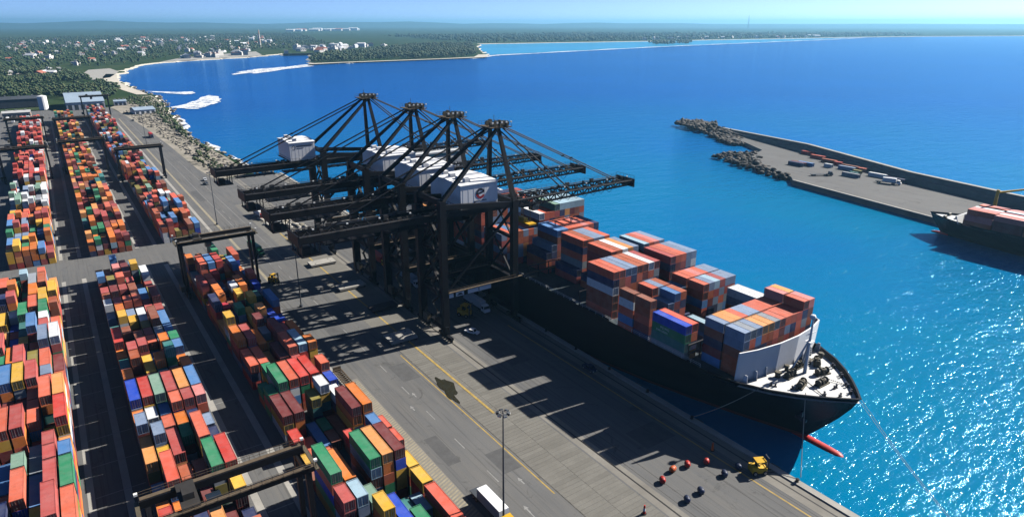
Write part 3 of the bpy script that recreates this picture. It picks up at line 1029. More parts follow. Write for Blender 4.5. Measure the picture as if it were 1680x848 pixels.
TOPSHIP = {0: tops("slate slate slate grey slate peach peach grey salmon salmon salmon coral salmon pink pink pink"),
           1: tops("slate slate slate peach peach salmon slate slate salmon salmon salmon salmon pink peach pink pink"),
           2: tops("royal coral navy navy navy slate ltblue navy navy navy navy navy navy white white white"),
           3: tops("brown navy navy slate blue burnt navy navy navy salmon slate ltblue rose slate slate slate"),
           4: tops("brown navy navy salmon slate burnt blue navy slate salmon salmon pink salmon slate slate slate"),
           5: tops("salmon salmon salmon slate slate burnt burnt white rose rose rose rose salmon salmon slate slate"),
           6: tops("salmon salmon salmon salmon salmon navy salmon burnt white peach slate navy ltblue salmon pink slate"),
           7: tops("salmon salmon salmon salmon navy navy salmon burnt slate slate salmon salmon salmon salmon salmon salmon"),
           8: tops("navy navy navy navy navy slate blue blue salmon salmon salmon pink salmon navy navy navy"),
           9: tops("slate salmon blue burnt slate salmon slate white salmon salmon sage ltblue ltblue ltblue ltblue ltblue"),
           10: tops("white white red white salmon white salmon salmon salmon salmon ltblue ltblue ltblue ltblue ltblue ltblue")}
SHIP_PITCH = 2.48
rs = random.Random(23)
for bi, (y, n, T) in enumerate(SHIP_BAYS):
    yn = SHIP_BAYS[bi - 1][2] if bi else [0] * 16
    for r, t in enumerate(T):
        x = SHIP_X + (r - 7.5) * SHIP_PITCH
        run = rs.choice(MIXS) if (r == 0 or rs.random() < 0.6) else run
        for k in range(t):
            c = (TOPSHIP[bi][r] if bi in TOPSHIP else run) if k == t - 1 else rs.choice(MIXS)
            if bi == 2 and r == 0 and k in (1, 2):
                c = 'green' if k == 2 else 'teal'
            lab = "%s %s container %s ship stack, %s row, %s bay from bow" % (WORD[c], "long" if n == 40 else "short", LOW[t - 1 - k] if t - 1 - k < 5 else "low in", ordinal(r), ordinal(bi))
            if t - 1 - k >= 5:
                lab = "%s container at tier %d of ship stack, %s row, %s bay from bow" % (WORD[c], k + 1, ordinal(r), ordinal(bi))
            q = add_container(x, y, SHIP_HATCH + k * CH, n, c, lab, "ship")
            q['near'] = k + 1 > yn[r]
            q['top'] = k == t - 1
            q['side'] = k + 1 > (T[r - 1] if r else 0)
            q['sgn'] = -1
            q['bi'], q['r'], q['k'] = bi, r, k

# containers on the second ship and on the pier
for r in range(8):
    for bi, y in enumerate((120.0, 107.4, 94.8, 82.2)):
        t = 3 if (r + bi) % 5 else 2
        for k in range(t):
            c = rs.choice(['burnt', 'brown', 'maroon']) if k < t - 1 else rs.choice(['pink', 'white', 'salmon', 'pink'])
            q = add_container(360.5 + r * 2.5, y, 6.4 + k * CH, 40, c, "%s container %s %s row, %s bay of the ship at the breakwater pier" % (WORD[c], ["bottom of", "middle of", "top of"][k + 3 - t if t == 2 else k], ordinal(r), ordinal(bi)), "feeder")
            q.update(near=bi == 3, top=k == t - 1, side=r == 0, sgn=-1)
for i, (x, y, n, c, lay) in enumerate(((497, 296, 40, 'red', 'at the foot of the pier parapet'), (488, 282, 40, 'coral', 'beside the bright red one by the parapet'), (450, 276, 40, 'navy', 'nearest the rubble on the pier'),
                                  (453, 276, 40, 'maroon', 'alongside the navy one on the pier'), (464, 262, 20, 'white', 'alone mid pier'), (466, 246, 40, 'slate', 'mid pier beside the parked truck'),
                                  (472, 247, 40, 'brown', 'against the pier parapet'), (460, 238, 20, 'olive', 'at the seaward end of the pier group'), (461, 221, 40, 'white', 'under the pier parapet'), (480, 268, 40, 'burnt', 'second in line along the pier parapet from the head'), (477, 262, 20, 'red', 'short one beside the rust orange parapet box'), (456, 272, 40, 'blue', 'third of the three boxes by the rubble'), (470, 240, 20, 'salmon', 'squeezed between the brown box and the pier parapet'), (452, 236, 20, 'teal', 'out on the open pier deck'), (447, 232, 40, 'grey', 'farthest out on the open pier deck'), (457, 207, 40, 'navy', 'in the parapet shadow nearest the second ship'))):
    q = add_container(x, y, 0.07, n, c, "%s %s container %s" % (WORD[c], "long" if n == 40 else "short", lay), "pier")
    q.update(near=True, top=True, side=True, sgn=-1, keep=True)

def quad_area(P):
    p = [proj(v) for v in P]
    c = sum(p) / 4
    if not (-15 < c[0] < 1695 and -10 < c[1] < 860):
        return 0
    a = 0
    for i in range(4):
        a += p[i][0] * p[(i + 1) % 4][1] - p[(i + 1) % 4][0] * p[i][1]
    return abs(a) / 2
for q in CONT:
    x0, x1, y0, y1, z0, z1 = q['x'] - CW / 2, q['x'] + CW / 2, q['y'], q['y'] + LEN[q['n']], q['z'], q['z'] + CH
    s_ = 0
    if q['top']:
        s_ += quad_area([(x0, y0, z1), (x1, y0, z1), (x1, y1, z1), (x0, y1, z1)])
    if q['near']:
        s_ += 0.8 * quad_area([(x0, y0, z0), (x1, y0, z0), (x1, y0, z1), (x0, y0, z1)])
    if q['side']:
        xs = x1 if q['sgn'] > 0 else x0
        s_ += 0.7 * quad_area([(xs, y0, z0), (xs, y1, z0), (xs, y1, z1), (xs, y0, z1)])
    if q['where'] == "ship" and 190 < q['y'] < 201 and q['r'] < 5:
        s_ *= 0.3
    if q['where'] == "ship" and q['y'] > 203:
        s_ *= 0.25
    q['vis'] = s_ + (1e6 if q.get('keep') else 0)
CONT.sort(key=lambda q: -q['vis'])
SOLO, MASS = CONT[:300], CONT[300:]
GROUPS = dict(yard="containers stacked in the yard", ship="containers on the berthed ship", feeder="containers on the second ship", pier="containers standing on the pier")
SPECIAL = {}
for q in SOLO:
    body, frame, doors = CM[q['n']]
    o = bpy.data.objects.new("shipping_container", body)
    col.objects.link(o)
    o.location = (q['x'], q['y'], q['z'])
    tc = TINT[q['c']]
    k = rs.uniform(0.8, 1.05)
    tint = (min(tc[0] * k, 0.9), min(tc[1] * k, 0.9), min(tc[2] * k, 0.9), 1)
    o.color = tint
    tag(o, q['label'], "shipping container", GROUPS[q['where']])
    if q.get('bi') == 2 and q.get('r') == 0 and q.get('k') == 2:
        SPECIAL['green'] = o
    for nm, me in (("frame", frame), ("door", doors[0]), ("door", doors[1])):
        c = bpy.data.objects.new(nm, me)
        col.objects.link(c)
        c.parent = o
        c.color = tint
# everything smaller in view: plain bodies in one mass
V, F, T = [], [], []
for q in MASS:
    x0, x1, y0, y1, z0, z1 = q['x'] - CW / 2, q['x'] + CW / 2, q['y'], q['y'] + LEN[q['n']], q['z'], q['z'] + CH
    k = len(V)
    V += [(x0, y0, z0), (x1, y0, z0), (x1, y1, z0), (x0, y1, z0), (x0, y0, z1), (x1, y0, z1), (x1, y1, z1), (x0, y1, z1)]
    F += [(k, k + 3, k + 2, k + 1), (k + 4, k + 5, k + 6, k + 7), (k, k + 1, k + 5, k + 4), (k + 1, k + 2, k + 6, k + 5), (k + 2, k + 3, k + 7, k + 6), (k + 3, k, k + 4, k + 7)]
    tc = TINT[q['c']]
    m_ = rs.uniform(0.75, 1.02)
    T += [tuple(min(v * m_, 0.9) for v in tc) + (1,)] * 6
me = bpy.data.meshes.new("container_stacks")
me.from_pydata(V, [], F)
at = me.attributes.new("tint", 'FLOAT_COLOR', 'FACE')
at.data.foreach_set("color", np.array(T, np.float32).reshape(-1))
me.materials.append(M("container_paint_mass"))
o = bpy.data.objects.new("container_stacks", me)
col.objects.link(o)
o["kind"] = "stuff"

# ================================================================ THE BERTHED CONTAINER SHIP
def hull_sections(cx, bow_y, length, beam, deck_z, stem_run, bot=-8.0):
    """stations from bow to stern; each a half ring from port deck edge under the keel to starboard deck edge"""
    st = [0, 1.2, 3, 6, 10, 15, 22, 30, 42, 56, 75, 100, 150, length * 0.75, length * 0.9, length]
    levels = [deck_z, deck_z - 3.5, deck_z - 7.5, deck_z - 11.0, 0.6 + SEA_Z + 0.4, SEA_Z - 1.0, bot]
    hb = beam / 2
    out = []
    for s_ in st:
        half = []
        for z in levels:
            f = (z - SEA_Z) / (deck_z - SEA_Z)
            f = max(0.0, min(1.0, f))
            start = stem_run * (1 - f) ** 1.25           # raked stem
            t = s_ - start
            full = 33 + (1 - f) * 55                     # run to full beam, longer at the waterline
            if t <= 0:
                w = 0.0
            else:
                u = min(1.0, t / full)
                w = hb * (1 - (1 - u) ** (2.2 if f > 0.6 else 1.7))
            if s_ > length * 0.75:
                k = (s_ - length * 0.75) / (length * 0.25)
                w *= 1 - k ** 2 * (0.12 + 0.55 * (1 - f))
            half.append((max(w, 0.06), max(s_, start) if t <= 0 else s_, z))
        ring = [(cx - w, bow_y + y, z) for (w, y, z) in half] + [(cx + w, bow_y + y, z) for (w, y, z) in reversed(half)]
        out.append(ring)
    return out, st

def make_hull(parent, cx, bow_y, length, beam, deck_z, stem_run, bulb=True):
    secs, st = hull_sections(cx, bow_y, length, beam, deck_z, stem_run)
    mb = MB()
    n = len(secs[0])
    for s_ in secs:
        mb.v += s_
    for i in range(len(secs) - 1):
        for j in range(n - 1):
            a = i * n + j
            mb.f.append((a, a + 1, a + 1 + n, a + n))
            lev = j if j < 7 else 12 - j
            mb.m.append(1 if lev >= 4 else 0)
    e = (len(secs) - 1) * n
    mb.f.append(tuple(e + j for j in range(n)))
    mb.m.append(0)
    h = mb.build("hull", ["hull_navy", "hull_red"], parent)
    fix_normals(h)
    for p in h.data.polygons:
        p.use_smooth = True
    # deck plate
    dk = MB()
    for i in range(len(secs) - 1):
        a0, a1 = secs[i][0], secs[i][-1]
        b0, b1 = secs[i + 1][0], secs[i + 1][-1]
        y = (a0[1] + b0[1]) / 2 - bow_y
        dk.poly([(a0[0], a0[1], deck_z - 1.1), (a1[0], a1[1], deck_z - 1.1), (b1[0], b1[1], deck_z - 1.1), (b0[0], b0[1], deck_z - 1.1)], 0 if y < 24 else 1)
    d = dk.build("deck", ["ship_deck", "ship_deck_dark"], parent)
    # bulwark cap
    for side in (0, -1):
        bw = MB()
        for i in range(7):
            a, b = secs[i][side], secs[i + 1][side]
            bw.bar((a[0], a[1], a[2] + 0.08), (b[0], b[1], b[2] + 0.08), 0.5, 0.16)
        bw.build("bulwark_rail", "hull_navy", h)
    if bulb:
        bb = MB()
        rings = []
        for (y, r_) in ((-0.3, 0.5), (0.3, 1.4), (1.6, 1.9), (4, 2.05), (8, 2.1), (14, 2.1)):
            yy = bow_y + stem_run - 11 + y
            rings.append([(cx + math.cos(t) * r_ * 0.85, yy, SEA_Z - 1.35 + math.sin(t) * r_) for t in np.linspace(0, 2 * math.pi, 14)[:-1]])
        bb.loft(rings)
        b_ = bb.build("bulbous_bow", "bulb_red", h)
        fix_normals(b_)
        for p in b_.data.polygons:
            p.use_smooth = True
    return h, secs

DZ = 14.3
ship = thing("container_ship", (0, 0, 0), "large dark blue container ship berthed along the quay, bow towards the viewer", "ship")
hull, secs = make_hull(ship, HULL_X, 67.2, 262.0, 39.4, DZ, 12.0)
FD = DZ - 1.1
# hatch covers and coaming under the stacks
for (y, n, T) in SHIP_BAYS:
    for (x0, x1) in ((-18.6, -6.8), (-6.4, 6.4), (6.8, 18.6)):
        mb = MB()
        w = 1.0 if y > 104 else 0.82
        mb.box(SHIP_X + x0 * w, SHIP_X + x1 * w, y - 0.1, y + LEN[n] + 0.1, FD - 0.6, SHIP_HATCH - 0.02)
        mb.box(SHIP_X + x0 * w + 0.5, SHIP_X + x1 * w - 0.5, y + 0.4, y + LEN[n] - 0.4, SHIP_HATCH - 0.02, SHIP_HATCH - 0.005)
        mb.build("hatch_cover", "hatch_steel", ship)
# lashing bridges between bays
for (y, n, T) in SHIP_BAYS[2::2]:
    mb = MB()
    yb = y - 0.75
    for k in range(9):
        x = SHIP_X - 18.8 + k * 4.7
        mb.bar((x, yb, FD), (x, yb, SHIP_HATCH + 5.0), 0.28)
    for z in (SHIP_HATCH + 2.5, SHIP_HATCH + 5.0):
        mb.bar((SHIP_X - 18.8, yb, z), (SHIP_X + 18.8, yb, z), 0.7, 0.14)
        mb.bar((SHIP_X - 18.8, yb - 0.3, z + 1.0), (SHIP_X + 18.8, yb - 0.3, z + 1.0), 0.06)
    mb.build("lashing_bridge", "hatch_steel", ship)
# side rail along the main deck
for s_ in (-1, 1):
    mb = MB()
    x = HULL_X + s_ * 19.3
    for k in range(64):
        y = 100 + k * 3.2
        mb.bar((x, y, FD), (x, y, DZ + 0.9), 0.07)
    for z in (DZ + 0.45, DZ + 0.9):
        mb.bar((x, 100, z), (x, 302, z), 0.06)
    mb.build("side_rail", "grey_white", ship)
# white breakwater in front of the foremost stacks
mb = MB()
pts = [(-17.4, 90.6), (-12, 89.2), (-4, 88.2), (4, 88.2), (12, 89.2), (17.6, 90.8), (18.6, 93.0)]
for a, b in zip(pts[:-1], pts[1:]):
    mb.hexa([(SHIP_X + a[0], a[1], FD), (SHIP_X + b[0], b[1], FD), (SHIP_X + b[0], b[1] + 0.35, FD), (SHIP_X + a[0], a[1] + 0.35, FD),
             (SHIP_X + a[0], a[1] - 0.5, FD + 8.6), (SHIP_X + b[0], b[1] - 0.5, FD + 8.6), (SHIP_X + b[0], b[1] - 0.1, FD + 8.6), (SHIP_X + a[0], a[1] - 0.1, FD + 8.6)])
bwk = mb.build("breakwater_plate", "white_paint", ship)
mb = MB()
for k in range(9):
    x = -16 + k * 4
    mb.hexa([(SHIP_X + x, 89.6 - 1.6, FD), (SHIP_X + x + 0.15, 89.6 - 1.6, FD), (SHIP_X + x + 0.15, 89.9, FD), (SHIP_X + x, 89.9, FD),
             (SHIP_X + x, 88.2, FD + 2.6), (SHIP_X + x + 0.15, 88.2, FD + 2.6), (SHIP_X + x + 0.15, 88.9, FD + 2.6), (SHIP_X + x, 88.9, FD + 2.6)])
mb.build("stiffener", "white_paint", bwk)
# foremast: white tripod with yard, lamp platform and dome
fm = MB()
bx, by = SHIP_X + 2.0, 83.5
fm.tube((bx, by, FD), (bx, by, FD + 15.5), 0.5, 10, 0, 0.22)
fm.tube((bx - 2.6, by + 2.6, FD), (bx, by, FD + 10), 0.26, 8)
fm.tube((bx + 2.6, by + 2.6, FD), (bx, by, FD + 10), 0.26, 8)
fm.bar((bx - 2.2, by, FD + 11.5), (bx + 2.2, by, FD + 11.5), 0.18)
fm.box(bx - 1.0, bx + 1.0, by - 0.8, by + 0.8, FD + 9.2, FD + 9.35)
for z in np.arange(1, 9, 0.7):
    fm.bar((bx - 0.4, by - 0.62, FD + z), (bx + 0.4, by - 0.62, FD + z), 0.06)
mast = fm.build("foremast", "white_paint", ship)
fm = MB()
fm.loft([[(bx + math.cos(t) * r_, by + 0.2 + math.sin(t) * r_, FD + 15.4 + z) for t in np.linspace(0, 2 * math.pi, 11)[:-1]] for z, r_ in ((0, 0.4), (0.3, 0.75), (0.8, 0.8), (1.2, 0.55), (1.35, 0.1))])
fm.build("radar_dome", "white_paint", mast)
# mooring gear on the forecastle
def winch(x, y, rz):
    m_ = MB()
    m_.box(-2.2, 2.2, -0.9, 0.9, 0, 0.35)
    for xx in (-1.3, 0.9):
        m_.tube((xx - 0.55, 0, 1.05), (xx + 0.55, 0, 1.05), 0.55, 10)
        for e in (-0.6, 0.6):
            m_.tube((xx + e - 0.06, 0, 1.05), (xx + e + 0.06, 0, 1.05), 0.85, 12)
    m_.box(-0.35, 0.25, -0.7, 0.7, 0.35, 1.7)
    o_ = m_.build("mooring_winch", "machinery", ship)
    o_.location = (x, y, FD)
    o_.rotation_euler = (0, 0, rz)
for x, y, rz in ((144, 80, 0.3), (149, 77.5, 0), (154, 80.5, -0.2), (158, 84.5, 0.6), (146, 84.5, 0.1), (152.5, 86.2, 0)):
    winch(x, y, rz)
def bitts(x, y, rz):
    m_ = MB()
    m_.box(-0.9, 0.9, -0.35, 0.35, 0, 0.12)
    for xx in (-0.5, 0.5):
        m_.tube((xx, 0, 0.1), (xx, 0, 0.85), 0.22, 10)
        m_.tube((xx, 0, 0.85), (xx, 0, 0.95), 0.3, 10)
    o_ = m_.build("mooring_bitts", "logo_black", ship)
    o_.location = (x, y, FD)
    o_.rotation_euler = (0, 0, rz)
for x, y, rz in ((147, 71.5, 0.2), (151, 71, 0.4), (153.5, 73.5, 1.0), (144.5, 74, 0.7), (157, 77, 0.8), (160, 81, 1.0), (141, 80, 2.2), (138, 84, 2.2), (150, 74.5, 0)):
    bitts(x, y, rz)
m_ = MB()
for (x, y, r_) in ((143, 86.2, 0.7), (156, 86, 0.8), (162, 86, 0.6), (148, 87, 0.5)):
    m_ = MB()
    m_.tube((x, y, FD), (x, y, FD + 1.3), r_, 12)
    m_.tube((x, y, FD + 1.3), (x, y, FD + 1.6), r_ * 1.5, 12, 0, r_ * 1.1)
    m_.build("deck_ventilator", "machinery", ship)
for s_ in (-1, 1):
    m_ = MB()
    p0 = (SHIP_X + s_ * 2.5, 80, FD + 0.6)
    p1 = (SHIP_X + s_ * 5.0, 73.5, FD + 0.15)
    for k in range(14):
        a = Vector(p0).lerp(Vector(p1), k / 14)
        b = Vector(p0).lerp(Vector(p1), (k + 0.75) / 14)
        m_.bar(a, b, 0.3 if k % 2 else 0.16, 0.14)
    m_.build("anchor_chain", "logo_black", ship)
    m_ = MB()
    ax = SHIP_X + s_ * 9.6
    m_.bar((ax, 76.0, 9.6), (ax - s_ * 0.6, 76.4, 6.6), 0.5)
    m_.bar((ax - s_ * 0.6, 74.9, 7.2), (ax - s_ * 0.6, 77.9, 7.2), 0.6, 0.7)
    m_.build("anchor", "logo_black", ship)
# accommodation block far aft
sup = MB()
sup.box(SHIP_X - 16, SHIP_X + 16, 284, 296, FD, 38)
sup.box(SHIP_X - 20, SHIP_X + 20, 285, 292, 38, 40.8)
sp = sup.build("accommodation_block", "grey_white", ship)
for k in range(6):
    for j in range(8):
        m_ = MB()
        m_.box(SHIP_X - 14 + j * 3.7, SHIP_X - 12.6 + j * 3.7, 283.9, 284.05, FD + 4 + k * 3.4, FD + 5.2 + k * 3.4)
        m_.build("cabin_window", "dark_glass", sp)
m_ = MB()
m_.box(SHIP_X - 19, SHIP_X + 19, 284.85, 285.0, 38.9, 40.1)
m_.build("bridge_window", "dark_glass", sp)
m_ = MB()
m_.box(SHIP_X - 4, SHIP_X + 4, 300, 310, FD, 42)
m_.build("funnel", "hull_navy", ship)

# the lettering on the green box in the outboard stack
if 'green' in SPECIAL:
    for (txt, size, yy, zz) in (("PG WG", 1.0, 9.0, 1.45), ("EVER GREEN", 0.75, 10.4, 0.45)):
        cu = bpy.data.curves.new("lettering", 'FONT')
        cu.body = txt
        cu.size = size
        cu.extrude = 0.004
        to = bpy.data.objects.new("lettering", cu)
        col.objects.link(to)
        to.parent = SPECIAL['green']
        to.location = (-CW / 2 - 0.012, yy, zz)
        to.rotation_euler = (R(90), 0, R(-90))
        cu.materials.append(M("white_paint"))
        bpy.context.view_layer.update()
        tm = bpy.data.meshes.new_from_object(to)
        tm.materials.clear()
        tm.materials.append(M("white_paint"))
        lo = bpy.data.objects.new("lettering_strip", tm)
        col.objects.link(lo)
        lo.parent = to.parent
        lo.location = to.location
        lo.rotation_euler = to.rotation_euler
        bpy.data.objects.remove(to)

# mooring lines
def rope(name, pts, label, r=0.09, sag=1.2):
    m_ = MB()
    a, b = Vector(pts[0]), Vector(pts[1])
    prev = a
    for i in range(1, 17):
        t = i / 16
        p = a.lerp(b, t) - Vector((0, 0, 4 * sag * t * (1 - t)))
        m_.tube(prev, p, r, 5, 0, caps=False)
        prev = p
    return tag(m_.build(name, "rope"), label, "rope", "mooring lines of the berthed ship")
rope("mooring_line", ((140.2, 76.5, DZ), (127.6, 67.4, 0.7)), "taut mooring line dropping steeply from the bow rail to the quay edge", 0.1, 0.4)
rope("mooring_line", ((133.2, 84.5, DZ - 0.2), (126.0, 98.6, 0.7)), "slack mooring line slanting back along the dark hull to a quay bollard", 0.1, 0.8)
rope("mooring_line", ((148.3, 67.9, DZ), (125.9, 18, 0.7)), "long pale head line running from the bow tip across the glittering water", 0.045, 2.0)
rope("mooring_line", ((149.3, 67.9, DZ), (125.9, 16.2, 0.7)), "second head line beside the long pale one over the glittering water", 0.045, 2.6)

# quay furniture: bollards and fenders
bm_ = MB()
bm_.tube((0, 0, 0), (0, 0, 0.12), 0.45, 12)
bm_.tube((0, 0, 0.12), (0, 0, 0.55), 0.26, 12)
bm_.loft([[(math.cos(t) * r_, math.sin(t) * r_ - 0.1, z) for t in np.linspace(0, 2 * math.pi, 13)[:-1]] for z, r_ in ((0.5, 0.3), (0.62, 0.46), (0.78, 0.44), (0.86, 0.2))])
bmesh_ = bm_.mesh("quay_bollard", "rubber")
for i, y in enumerate((67.3, 98.6, 115, 131, 147, 163)):
    o = bpy.data.objects.new("quay_bollard", bmesh_)
    col.objects.link(o)
    o.location = (126.0, y, 0.28)
    tag(o, "squat black mooring bollard on the quay edge, %s from the open end" % ordinal(i), "bollard", "bollards along the quay edge")
for i, y in enumerate((50.5, 73.8, 97, 120, 143)):
    m_ = MB()
    m_.hexa([(126.9, -1.3, -2.4), (127.7, -1.1, -2.2), (127.7, 1.1, -2.2), (126.9, 1.3, -2.4), (126.9, -1.3, 0.2), (127.7, -1.1, 0.0), (127.7, 1.1, 0.0), (126.9, 1.3, 0.2)])
    f_ = thing("quay_fender", (0, y, 0), "black rubber fender panel on the quay face, %s from the open end" % ordinal(i), "fender", "fenders on the quay face")
    m_.build("panel", "rubber", f_)
    m_ = MB()
    for zz in (-0.5, -1.7):
        m_.tube((126.4, 0, zz), (126.95, 0, zz), 0.45, 10)
    m_.build("bracket", "rail_steel", f_)

# ================================================================ THE SECOND SHIP
feeder = thing("container_ship", (0, 0, 0), "smaller dark container ship moored at the breakwater pier, cut by the picture edge", "ship")
fs, st = hull_sections(0, 0, 150.0, 24.0, 7.2, 8.0)
mb = MB()
n_ = len(fs[0])
for s_ in fs:
    mb.v += [(370 + x, 152 - y, z) for (x, y, z) in s_]
for i in range(len(fs) - 1):
    for j in range(n_ - 1):
        a = i * n_ + j
        mb.f.append((a, a + 1, a + 1 + n_, a + n_))
        mb.m.append(1 if (j if j < 7 else 12 - j) >= 5 else 0)
h2 = mb.build("hull", ["hull_navy", "hull_red"], feeder)
fix_normals(h2)
mb = MB()
for i in range(len(fs) - 1):
    a0, a1, b0, b1 = fs[i][0], fs[i][-1], fs[i + 1][0], fs[i + 1][-1]
    mb.poly([(370 + p[0], 152 - p[1], 6.3) for p in (a0, a1, b1, b0)], 0)
mb.build("deck", "grey_white", feeder)
mb = MB()
mb.loft([[(370 + math.cos(t) * r_, 152 - 8 + 6 - y, SEA_Z - 0.6 + math.sin(t) * r_) for t in np.linspace(0, 2 * math.pi, 11)[:-1]] for y, r_ in ((0, 0.3), (0.8, 1.1), (3, 1.5), (9, 1.6))])
mb.build("bulbous_bow", "bulb_red", h2)
mb = MB()
mb.hexa([(360, 134.2, 6.3), (380, 134.2, 6.3), (380, 134.6, 6.3), (360, 134.6, 6.3), (360, 135.6, 10), (380, 135.6, 10), (380, 136, 10), (360, 136, 10)])
mb.build("breakwater_plate", "white_paint", feeder)
mb = MB()
mb.tube((381, 128, 6.3), (381, 128, 22), 1.0, 10, 0, 0.7)
mb.bar((381, 128, 20.5), (398, 112, 24.5), 1.0, 0.9, 0, 0.5, 0.5)
mb.build("deck_crane", "yellow_paint", feeder)
mb = MB()
for x0 in (-12, 0):
    mb.box(370 + x0 + 0.3, 370 + x0 + 11.7, 70, 133.5, 6.0, 6.38)
mb.build("hatch_cover", "hatch_steel", feeder)
for x, y in ((366, 143), (373, 144), (370, 139)):
    m_ = MB()
    m_.box(-1.6, 1.6, -0.7, 0.7, 0, 0.3)
    m_.tube((-1.0, 0, 0.9), (1.0, 0, 0.9), 0.6, 10)
    o = m_.build("mooring_winch", "machinery", feeder)
    o.location = (x, y, 6.3)

# ================================================================ SHIP-TO-SHORE CRANES
def build_crane():
    c = thing("quay_crane", (RAIL_L, 0, 0), "crane", "crane", "ship-to-shore cranes on the quay")
    S = RAIL_S - RAIL_L
    for x in (0, S):
        for y in (-8, 8):
            m_ = MB()
            m_.box(x - 0.55, x + 0.55, y - 4.2, y + 4.2, 1.0, 1.8)
            m_.box(x - 0.7, x + 0.7, y - 1.2, y + 1.2, 1.8, 3.0)
            bg_ = m_.build("bogie", "crane_steel", c)
            m_ = MB()
            for k in range(6):
                yy = y - 3.6 + k * 1.44
                m_.tube((x - 0.3, yy, 0.55), (x + 0.3, yy, 0.55), 0.52, 12)
            m_.build("wheel_set", "rail_steel", bg_)
        m_ = MB()
        m_.box(x - 0.8, x + 0.8, -9.4, 9.4, 3.0, 4.8)
        m_.build("sill_beam", "crane_steel", c)
    for y in (-8, 8):
        m_ = MB()
        m_.bar((0, y, 4.8), (0, y, 47.5), 2.2, 2.0)
        m_.build("leg", "crane_steel", c)
        m_ = MB()
        m_.bar((S, y, 4.8), (S, y, 44), 2.2, 2.0)
        m_.build("leg", "crane_steel", c)
        m_ = MB()
        m_.bar((0.85, y, 15.4), (S - 0.75, y, 15.4), 1.3, 1.9)
        pb = m_.build("portal_beam", "crane_steel", c)
        m_ = MB()
        m_.bar((0.8, y - 0.75, 16.5), (S + 18 if y < 0 else S, y - 0.75, 16.5), 0.9, 0.08)
        for k in range(20):
            m_.bar((0.8 + k * 1.4, y - 1.15, 16.5), (0.8 + k * 1.4, y - 1.15, 17.5), 0.06)
        m_.bar((0.8, y - 1.15, 17.5), (S, y - 1.15, 17.5), 0.08)
        m_.build("walkway", "rust_platform", pb)
        m_ = MB()
        m_.tube((0.7, y, 16.6), (S - 0.6, y, 40.5), 0.6, 10)
        m_.build("diagonal_brace", "crane_steel", c)
        m_ = MB()
        m_.bar((0.85, y, 45.4), (S - 0.75, y, 42.8), 1.2, 1.6)
        m_.build("top_beam", "crane_steel", c)
        m_ = MB()
        m_.bar((S, y, 43.5), (S - 2.6, y * 0.3, 67.6), 1.5, 1.5, 0, 1.0, 1.0)
        m_.build("mast_leg", "crane_steel", c)
        m_ = MB()
        m_.bar((0.3, y, 47.4), (S - 3.4, y * 0.34, 67.2), 1.3, 1.3, 0, 0.9, 0.9)
        m_.build("mast_strut", "crane_steel", c)
    for x, z in ((0, 46.8), (S, 43.2), (0, 15.4), (S, 15.4)):
        m_ = MB()
        m_.box(x - 0.65, x + 0.65, -7.2, 7.2, z - 0.8, z + 0.8)
        m_.build("cross_beam", "crane_steel", c)
    for x in (0, S):
        for (za, zb) in ((16.4, 30.5), (30.5, 44.0)):
            for sg in (-1, 1):
                m_ = MB()
                m_.bar((x, -7.0 * sg, za), (x, 7.0 * sg, zb), 0.55)
                m_.build("lattice_brace", "crane_steel", c)
        m_ = MB()
        m_.box(x - 0.5, x + 0.5, -7.0, 7.0, 30.0, 31.0)
        m_.build("cross_beam", "crane_steel", c)
    m_ = MB()
    m_.box(-2.6, -1.2, 4.4, 6.4, 3.0, 44.0)
    m_.build("lift_shaft", "crane_steel", c)
    m_ = MB()
    for k in range(30):
        xa = -42 + k * 4.2
        pts_ = [Vector((xa + 4.2 * t, 4.0, 39.2 - 2.6 * (1 - (2 * t - 1) ** 2))) for t in (0, 0.25, 0.5, 0.75, 1.0)]
        for a_, b_ in zip(pts_[:-1], pts_[1:]):
            m_.bar(a_, b_, 0.12)
    m_.build("festoon_cable", "rubber", c)
    for (x0_, x1_) in ((-36, -20), (-16, -2), (2, 14)):
        m_ = MB()
        m_.box(x0_, x1_, -2.4, 2.4, 38.2, 38.5)
        for k in range(5):
            xx = x0_ + 0.4 + k * (x1_ - x0_ - 0.8) / 4
            for yy in (-2.2, 2.2):
                m_.bar((xx, yy, 38.4), (xx, yy, 40.2), 0.14)
        m_.build("service_platform", "crane_steel", c)
    # main girder and boom: twin box beams with cross ties, walkways and lamps
    for y in (-3.1, 3.1):
        m_ = MB()
        m_.box(-44, 33, y - 0.5, y + 0.5, 40.0, 42.4)
        m_.build("girder", "crane_steel", c)
        m_ = MB()
        m_.bar((33.3, y, 42.2), (86, y, 42.2), 0.7, 0.6)
        m_.bar((33.3, y, 39.7), (86, y, 40.6), 0.7, 0.6)
        for k in range(20):
            xa, xb = 33.6 + k * 2.6, 33.6 + (k + 1) * 2.6
            za, zb = 39.7 + 0.9 * (xa - 33) / 53, 39.7 + 0.9 * (xb - 33) / 53
            m_.bar((xa, y, za) if k % 2 else (xa, y, 42.2), (xb, y, 42.2) if k % 2 else (xb, y, zb), 0.35)
            m_.bar((xa, y, za), (xa, y, 42.2), 0.3)
        m_.build("boom", "crane_steel", c)
    m_ = MB()
    for k in range(35):
        x = -43.5 + k * 3.8
        m_.box(x - 0.2, x + 0.2, -2.5, 2.5, 41.2, 41.9)
        if k % 2 == 0 and k < 34:
            m_.bar((x, -2.6, 41.6), (x + 3.8, 2.6, 41.6), 0.2)
    m_.build("cross_tie", "crane_steel", c)
